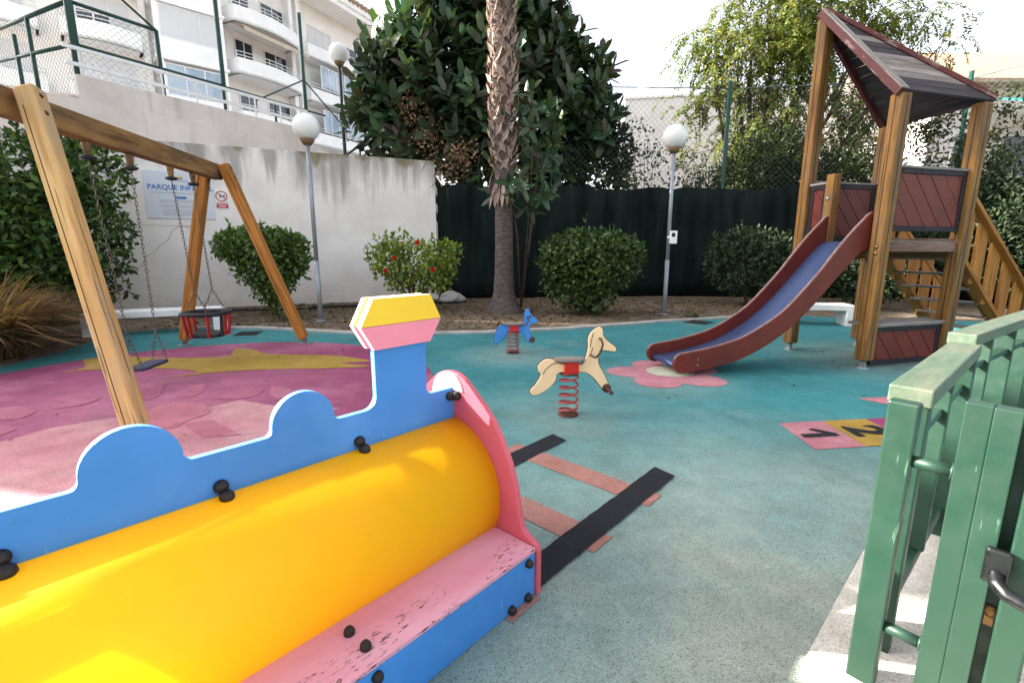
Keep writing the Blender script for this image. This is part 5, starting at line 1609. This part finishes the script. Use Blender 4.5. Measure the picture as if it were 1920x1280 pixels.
# fountain grass
def grass_clump(loc, r, h, n, np_, label, seed):
    rng = np.random.default_rng(seed)
    root = empty('fountain_grass', loc, label, 'grass clump')
    V, Fc = [], []
    def blades(n, h, r, w, k, bow, m, name, wtip=.1):
        A = rng.uniform(0, 2 * np.pi, n); out = rng.beta(1.4, 1.4, n)
        base = np.array(loc) + np.stack([np.cos(A), np.sin(A), 0 * A], 1) * (rng.random(n) ** .5 * r * .3)[:, None]
        A2 = A + rng.normal(size=n) * .5
        d = np.stack([np.cos(A2), np.sin(A2), 0 * A2], 1)
        Ls = h * rng.uniform(.6, 1.15, n)
        T_ = np.linspace(0, 1, k)
        pts = base[:, None] + d[:, None] * (bow * r * (.25 + out)[:, None] * T_ ** 1.6)[..., None] + np.array([0, 0, 1.]) * (Ls[:, None] * (T_ * 1.25 - (.25 + .75 * out)[:, None] * T_ ** 2.4 * .9))[..., None]
        s = np.stack([-np.sin(A2), np.cos(A2), 0 * A2], 1)
        wd = w * (np.sin(np.pi * (T_ * .85 + .12)) if wtip > .5 else (1 - T_) * .9 + .1)
        a = pts + s[:, None] * wd[None, :, None]; b = pts - s[:, None] * wd[None, :, None]
        v = np.stack([a, b], 2).reshape(-1, 3)
        f = []
        for i in range(n):
            o = i * k * 2
            for j in range(k - 1): f.append((o + j * 2, o + j * 2 + 1, o + j * 2 + 3, o + j * 2 + 2))
        me = bpy.data.meshes.new(name); me.from_pydata((v - np.array(loc)).tolist(), [], f); me.materials.append(m); me.update()
        ob = bpy.data.objects.new(name, me); COL.objects.link(ob); ob.parent = root
    blades(n, h, r, .0045, 7, 1.0, M['grass'], 'blades')
    blades(np_, h * 1.15, r, .017, 8, 1.1, M['plume'], 'plumes', 1)
grass_clump((-6.95, 6.05, 0), 1.25, .82, 3000, 620, 'tall tan fountain grass clump with feathery plumes at the left edge', 21)
grass_clump((-7.9, 6.9, 0), 1.4, .95, 2600, 460, 'taller tan fountain grass clump behind the other at the left edge', 22)

# ------------------------------------------------------------------ rubber tree
def shoots(name, P, O, per, L, Wd, m, parent, seed, up=.55, spread=.5, st_len=.5, droop=.08, stem=None):
    """leafy shoots: each a short stem carrying a spiral of oval leaves"""
    rng = np.random.default_rng(seed); n = len(P)
    ax = unit(O * (1 - up) + np.array([0, 0, 1.]) * up + rng.normal(size=(n, 3)) * .22)
    t = unit(np.cross(ax, np.array([.3, .2, .93]))); b = np.cross(ax, t)
    PP, DD, NN, LL = [], [], [], []
    for j in range(per):
        f = (j + .5) / per
        a = j * 2.4 + rng.random(n) * .6
        r = t * np.cos(a)[:, None] + b * np.sin(a)[:, None]
        el = (-.15 + 1.25 * f ** 1.3) + rng.normal(size=n) * .15
        d = r * np.cos(el)[:, None] + ax * np.sin(el)[:, None]
        PP.append(P + ax * (f * st_len)); DD.append(d); NN.append(ax * np.cos(el)[:, None] - r * np.sin(el)[:, None] + rng.normal(size=(n, 3)) * .15)
        LL.append(L * rng.uniform(.65, 1.15, n) * (1 - .25 * abs(f - .5)))
    LL = np.concatenate(LL)
    return leaf_mesh(name, np.concatenate(PP), np.concatenate(DD), np.concatenate(NN), LL, LL * Wd, m, parent, 'oval', .10, droop)
YF = 15.6
fb_ = [(870, 60, 85), (800, 150, 105), (730, 200, 75), (690, 215, 40), (870, 190, 120), (960, 140, 110), (1010, 60, 60), (940, 20, 80), (1030, 220, 110), (1088, 190, 58), (1122, 165, 28), (1098, 260, 60), (1050, 300, 66), (880, 265, 80), (780, 280, 60), (700, 265, 35), (850, -20, 60), (960, -60, 90), (740, 120, 45), (1015, 110, 70), (1000, 330, 50)]
BL = [px_blob(u, v, YF, r * .9, r * YF / 900 * .58) for u, v, r in fb_]
root = empty('rubber_tree', (-.9, 15.6, 0), 'large rubber tree with big dark glossy leaves behind the wall and palm', 'tree')
rng = np.random.default_rng(31)
P, O = blob_points(rng, BL, 820, .74)
k = P[:, 1] < 16.4
P, O = P[k], O[k]
shoots('crown', P - O * .15, O, 11, .57, .42, M['ficus'], root, 32, .55, .5, .7, .06)
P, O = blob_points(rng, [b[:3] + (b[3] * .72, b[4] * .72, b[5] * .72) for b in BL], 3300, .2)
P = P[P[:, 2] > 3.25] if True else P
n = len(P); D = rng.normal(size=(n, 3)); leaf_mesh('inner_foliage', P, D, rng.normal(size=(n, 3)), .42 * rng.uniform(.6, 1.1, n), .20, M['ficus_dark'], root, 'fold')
DRY = [px_blob(780, 150, 14.75, 30, .2), px_blob(770, 190, 14.7, 34, .2), px_blob(800, 250, 14.7, 40, .25), px_blob(850, 300, 14.2, 34, .25), px_blob(835, 330, 14.0, 22, .2), px_blob(870, 290, 14.3, 30, .2)]
P, O = blob_points(rng, DRY, 850, .1); n = len(P)
leaf_mesh('dry_foliage', P, rng.normal(size=(n, 3)) + np.array([0, 0, -.5]), rng.normal(size=(n, 3)), .12 * rng.uniform(.5, 1.2, n), .07, M['dry'], root)
mb = MB(); rd = random.Random(9)
for i in range(16):
    b = BL[rd.randrange(len(BL))]
    s = Vector((-.9 + rd.uniform(-.25, .25), 15.6 + rd.uniform(-.2, .2), -.05)); q = Vector((b[0], b[1], b[2]))
    mb.tube([s, s.lerp(q, .35) + Vector((0, 0, .6)), s.lerp(q, .7) + Vector((0, 0, .3)), q], .1, 7, radii=[.13, .10, .06, .02])
for i in range(70):   # hanging dead twigs
    p = Vector(DRY[rd.randrange(len(DRY))][:3]) + Vector((rd.uniform(-.6, .6), rd.uniform(-.2, .2), rd.uniform(-.4, .5)))
    e = p + Vector((rd.uniform(-.7, .7), rd.uniform(-.2, .2), rd.uniform(-.7, .2)))
    mb.tube([p, p.lerp(e, .5) + Vector((0, 0, .1)), e], .008, 4)
mb.build('trunk', M['bark'], root)
# dark climber that fills under the rubber tree, over the netting
BL = [px_blob(1120, 330, 15.3, 60, .35), px_blob(1040, 350, 15.2, 50, .3), px_blob(900, 330, 15.3, 60, .3), px_blob(1150, 280, 15.4, 40, .3)]
shrub('climber', (1.4, 15.3, 0), BL, 2600, .2, .12, M['ficus_dark'], 'dark climber trailing over the netting under the rubber tree', 33, None, .5, 'climber', 8, .02)

# ------------------------------------------------------------------ palm
pb = G(945, 585)
root = empty('palm_tree', pb, 'palm trunk sheathed in pale criss-cross frond stubs above a bare grey base', 'palm')
def pax(z):
    return Vector((pb.x + .006 * z - .0035 * z * z * .5, pb.y, z))
mb = MB()
zs = [-.05, .03, .12, .25, .45, .9, 1.6, 2.4, 3.2, 5, 8.6]
rs = [.46, .45, .39, .31, .25, .215, .2, .195, .205, .235, .245]
mb.tube([pax(z) for z in zs], .2, 20, radii=rs); mb.build('trunk', M['palm_bark'], root)
rng = np.random.default_rng(41)
PP, DD, NN, LL, WW = [], [], [], [], []
i = 0
z = 3.05
while z < 8.8:
    a = i * 2.399
    c = pax(z); r = .21 + .02 * min(1, (z - 3))
    out = Vector((math.cos(a), math.sin(a), 0)); tg = Vector((-out.y, out.x, 0))
    for sg in (-1, 1):
        PP.append(c + out * r + tg * (sg * .10)); DD.append(Vector((0, 0, 1)) * .8 - tg * (sg * (.55 + rng.normal() * .1)) + out * (.30 + rng.normal() * .07)); NN.append(out); LL.append(.33 * rng.uniform(.8, 1.2)); WW.append(.12)
    i += 1; z += .026
leaf_mesh('frond_stubs', np.array(PP), np.array(DD), np.array(NN), np.array(LL), np.array(WW), M['boot'], root, 'fold', .25)
# hanging bits at the bottom of the sheath
n = 26; A = rng.uniform(0, 2 * np.pi, n)
leaf_mesh('loose_stubs', np.array([pax(3.0 + rng.uniform(-.3, .2)) for _ in range(n)]) + np.stack([np.cos(A), np.sin(A), 0 * A], 1) * .23, np.stack([np.cos(A) * .3, np.sin(A) * .3, -1 + 0 * A], 1), np.stack([np.cos(A), np.sin(A), 0 * A], 1), .45, .09, M['boot'], root)
PP, DD, NN, LL = [], [], [], []
for j in range(34):   # crown of fronds high above
    a = j * 2.4; el = 1.2 - 1.1 * j / 34
    c = pax(8.8)
    prev = c
    d = Vector((math.cos(a) * math.cos(el), math.sin(a) * math.cos(el), math.sin(el)))
    for s in range(26):
        d = (d + Vector((0, 0, -.028))).normalized(); prev = prev + d * .085
        sd_ = d.cross(Vector((0, 0, 1))).normalized()
        if s > 4:
            for sg in (-1, 1): PP.append(prev); DD.append(d * .6 + sd_ * sg + Vector((0, 0, -.15))); NN.append(Vector((0, 0, 1))); LL.append(.5 * math.sin(math.pi * (s + 3) / 31))
leaf_mesh('crown', np.array(PP), np.array(DD), np.array(NN), np.array(LL), .03, M['round'], root)
# young fig growing round the palm trunk
root = empty('young_fig', (pb.x + .45, pb.y + .35, 0), 'young fig with pointed leaves sprouting beside the palm trunk', 'tree')
BL = [px_blob(1000, 240, 11.1, 42, .3), px_blob(1010, 290, 11.1, 30, .3), px_blob(955, 330, 10.6, 28, .2), px_blob(1000, 360, 11.0, 28, .2), px_blob(975, 205, 11.3, 20, .2), px_blob(925, 340, 11.1, 20, .2)]
P, O = blob_points(rng, BL, 46, .4)
shoots('crown', P, O, 8, .36, .36, M['ficus'], root, 44, .15, .5, .25, .15)
mb = MB()
for (u, v) in ((1000, 240), (1010, 290), (955, 335), (1000, 360)):
    q = onY(u, v, 11.1); s = Vector((pb.x + .4, pb.y + .4, 0))
    mb.tube([s, s.lerp(q, .5) + Vector((.05, 0, .2)), q], .02, 6)
mb.build('trunk', M['bark'], root)

# ------------------------------------------------------------------ feathery yellow green tree
YA = 17.2
fa = [(1420, 60, 95), (1340, 130, 60), (1310, 110, 30), (1390, 190, 100), (1480, 150, 90), (1330, 220, 45), (1450, 270, 100), (1390, 310, 70), (1500, 40, 90), (1560, 120, 90), (1620, 200, 70), (1640, 60, 55), (1580, 270, 70), (1360, 30, 55), (1690, 130, 45), (1500, 300, 90), (1640, 270, 55), (1760, 110, 42), (1780, 30, 22), (1720, 20, 40), (1560, 0, 90), (1440, -30, 80), (1300, 165, 24), (1700, 200, 40), (1290, 150, 26), (1330, 280, 50), (1420, 340, 60), (1300, 330, 30), (1560, 330, 60)]
BLA = [px_blob(u, v, YA, r, r * YA / 900 * .8) for u, v, r in fa]
root = empty('feathery_tree', (8.4, 17.2, 0), 'tall feathery tree with drooping yellow green leaflets behind the play tower', 'tree')
def sprays(name, P, O, pairs, L, ll, lw, m, parent, seed, droop=.8):
    rng = np.random.default_rng(seed); n = len(P)
    d = unit(O * np.array([1, 1, .25]) + rng.normal(size=(n, 3)) * .5)
    PP, DD, NN = [], [], []
    q = P.copy()
    step = L / pairs * rng.uniform(.7, 1.2, n)[:, None]
    for j in range(pairs):
        d = unit(d + np.array([0, 0, -droop / pairs])); q = q + d * step
        s = unit(np.cross(d, np.array([0, 0, 1.])) + rng.normal(size=(n, 3)) * .12)
        for sg in (-1, 1):
            PP.append(q); DD.append(s * sg + d * .55 + np.array([0, 0, -.35]) + rng.normal(size=(n, 3)) * .18); NN.append(np.cross(s, d) + rng.normal(size=(n, 3)) * .25)
    k = len(PP) * n
    return leaf_mesh(name, np.concatenate(PP), np.concatenate(DD), np.concatenate(NN), ll * rng.uniform(.7, 1.2, k), lw * rng.uniform(.8, 1.2, k), m, parent, 'fold', .1)
rng = np.random.default_rng(51)
Tw, To = blob_points(rng, BLA, 350, .1)
per = 7
P = np.repeat(Tw, per, 0) + rng.normal(size=(len(Tw) * per, 3)) * np.array([.28, .22, .2]); O = unit(np.repeat(To, per, 0) + rng.normal(size=(len(Tw) * per, 3)) * .45)
sprays('crown', P, O, 11, .78, .135, .06, M['acacia'], root, 52, 1.5)
twigs = []
for i in range(0, len(Tw)):
    q = Vector(Tw[i]); twigs.append([q - Vector(To[i]) * .7 + Vector((0, 0, -.1)), q + Vector((0, 0, .05))])
mb = MB(); rd = random.Random(12)
for tw in twigs: mb.tube(tw, .012, 4)
base = Vector((8.4, 17.3, -.05))
limbs = [onY(u, v, YA) for u, v in ((1420, 20), (1480, 0), (1545, 10), (1380, 120), (1600, 120), (1640, 40), (1340, 160), (1700, 110), (1500, 150), (1760, 90))]
for q in limbs:
    f = base + Vector((rd.uniform(-.35, .35), rd.uniform(-.3, .3), 0)); m1 = f.lerp(q, .4) + Vector((rd.uniform(-.3, .3), 0, .7)); m2 = f.lerp(q, .72) + Vector((rd.uniform(-.2, .2), 0, .4))
    mb.tube([f, m1, m2, q], .1, 7, radii=[.13, .085, .055, .02])
    for i in range(7):
        t = rd.uniform(.3, 1); p = m1.lerp(m2, t) if t < .6 else m2.lerp(q, t)
        mb.tube([p, p + Vector((rd.uniform(-1.1, 1.1), rd.uniform(-.8, .8), rd.uniform(-.2, .8)))], .014, 5)
mb.build('trunk', M['bark'], root)
# darker undergrowth along the netting on the right
BL = [px_blob(1420, 330, 15.6, 70, .5), px_blob(1500, 345, 15.6, 70, .5), px_blob(1370, 350, 15.6, 45, .4), px_blob(1580, 340, 15.5, 60, .5), px_blob(1450, 300, 15.9, 60, .5), px_blob(1640, 330, 15.2, 50, .5), px_blob(1330, 350, 15.5, 30, .3)]
shrub('undergrowth_bush', (8.5, 15.7, 0), BL, 6500, .17, .07, M['dull'], 'dull green bushes growing over the netting between lamp and tower', 61, 'bushes over the netting', 1, 'bush', 12, .025)
BL = [px_blob(1240, 320, 15.4, 55, .3), px_blob(1200, 330, 15.4, 45, .3), px_blob(1180, 250, 15.4, 35, .2), px_blob(1290, 330, 15.4, 40, .3), px_blob(1220, 270, 15.5, 30, .2)]
shrub('thin_climber', (4.3, 15.3, 0), BL, 520, .13, .07, M['dim'], 'thin dark climber straggling up the chain link left of the right lamp', 62, None, 1, 'climber', 22, .012)
BL = [px_blob(1150, 310, 19, 30, .5), px_blob(1165, 340, 19, 25, .5)]
shrub('yellow_bush', (4.4, 19, 0), BL, 500, .2, .12, M['acacia'], 'bright yellow green bush glimpsed beyond the netting right of the rubber tree', 63, None, 1, 'bush', 4, .02)
BL = [px_blob(1700, 400, 12.6, 60, .5), px_blob(1780, 420, 12.6, 80, .5), px_blob(1870, 400, 12.2, 70, .5), px_blob(1900, 470, 11.6, 90, .5), px_blob(1840, 340, 12.5, 50, .4), px_blob(1900, 330, 12.2, 50, .4), px_blob(1700, 480, 12.4, 60, .5), px_blob(1960, 400, 11.6, 90, .6)]
shrub('right_hedge', (12.4, 12.6, 0), BL, 9500, .15, .06, M['dim'], 'dense dark hedge behind the stairs of the play tower', 64, None, 1, 'hedge', 12, .03)
BL = [px_blob(1700, 290, 14.0, 60, .3), px_blob(1780, 270, 14.0, 60, .3), px_blob(1840, 300, 13.6, 50, .3), px_blob(1900, 260, 12.8, 40, .3), px_blob(1740, 220, 14, 40, .3), px_blob(1890, 190, 13, 30, .2)]
shrub('straggling_climber', (11.8, 13.8, 0), BL, 2300, .14, .06, M['dull'], 'straggling climber on the chain link to the right of the tower', 65, None, 1, 'climber', 30, .012)
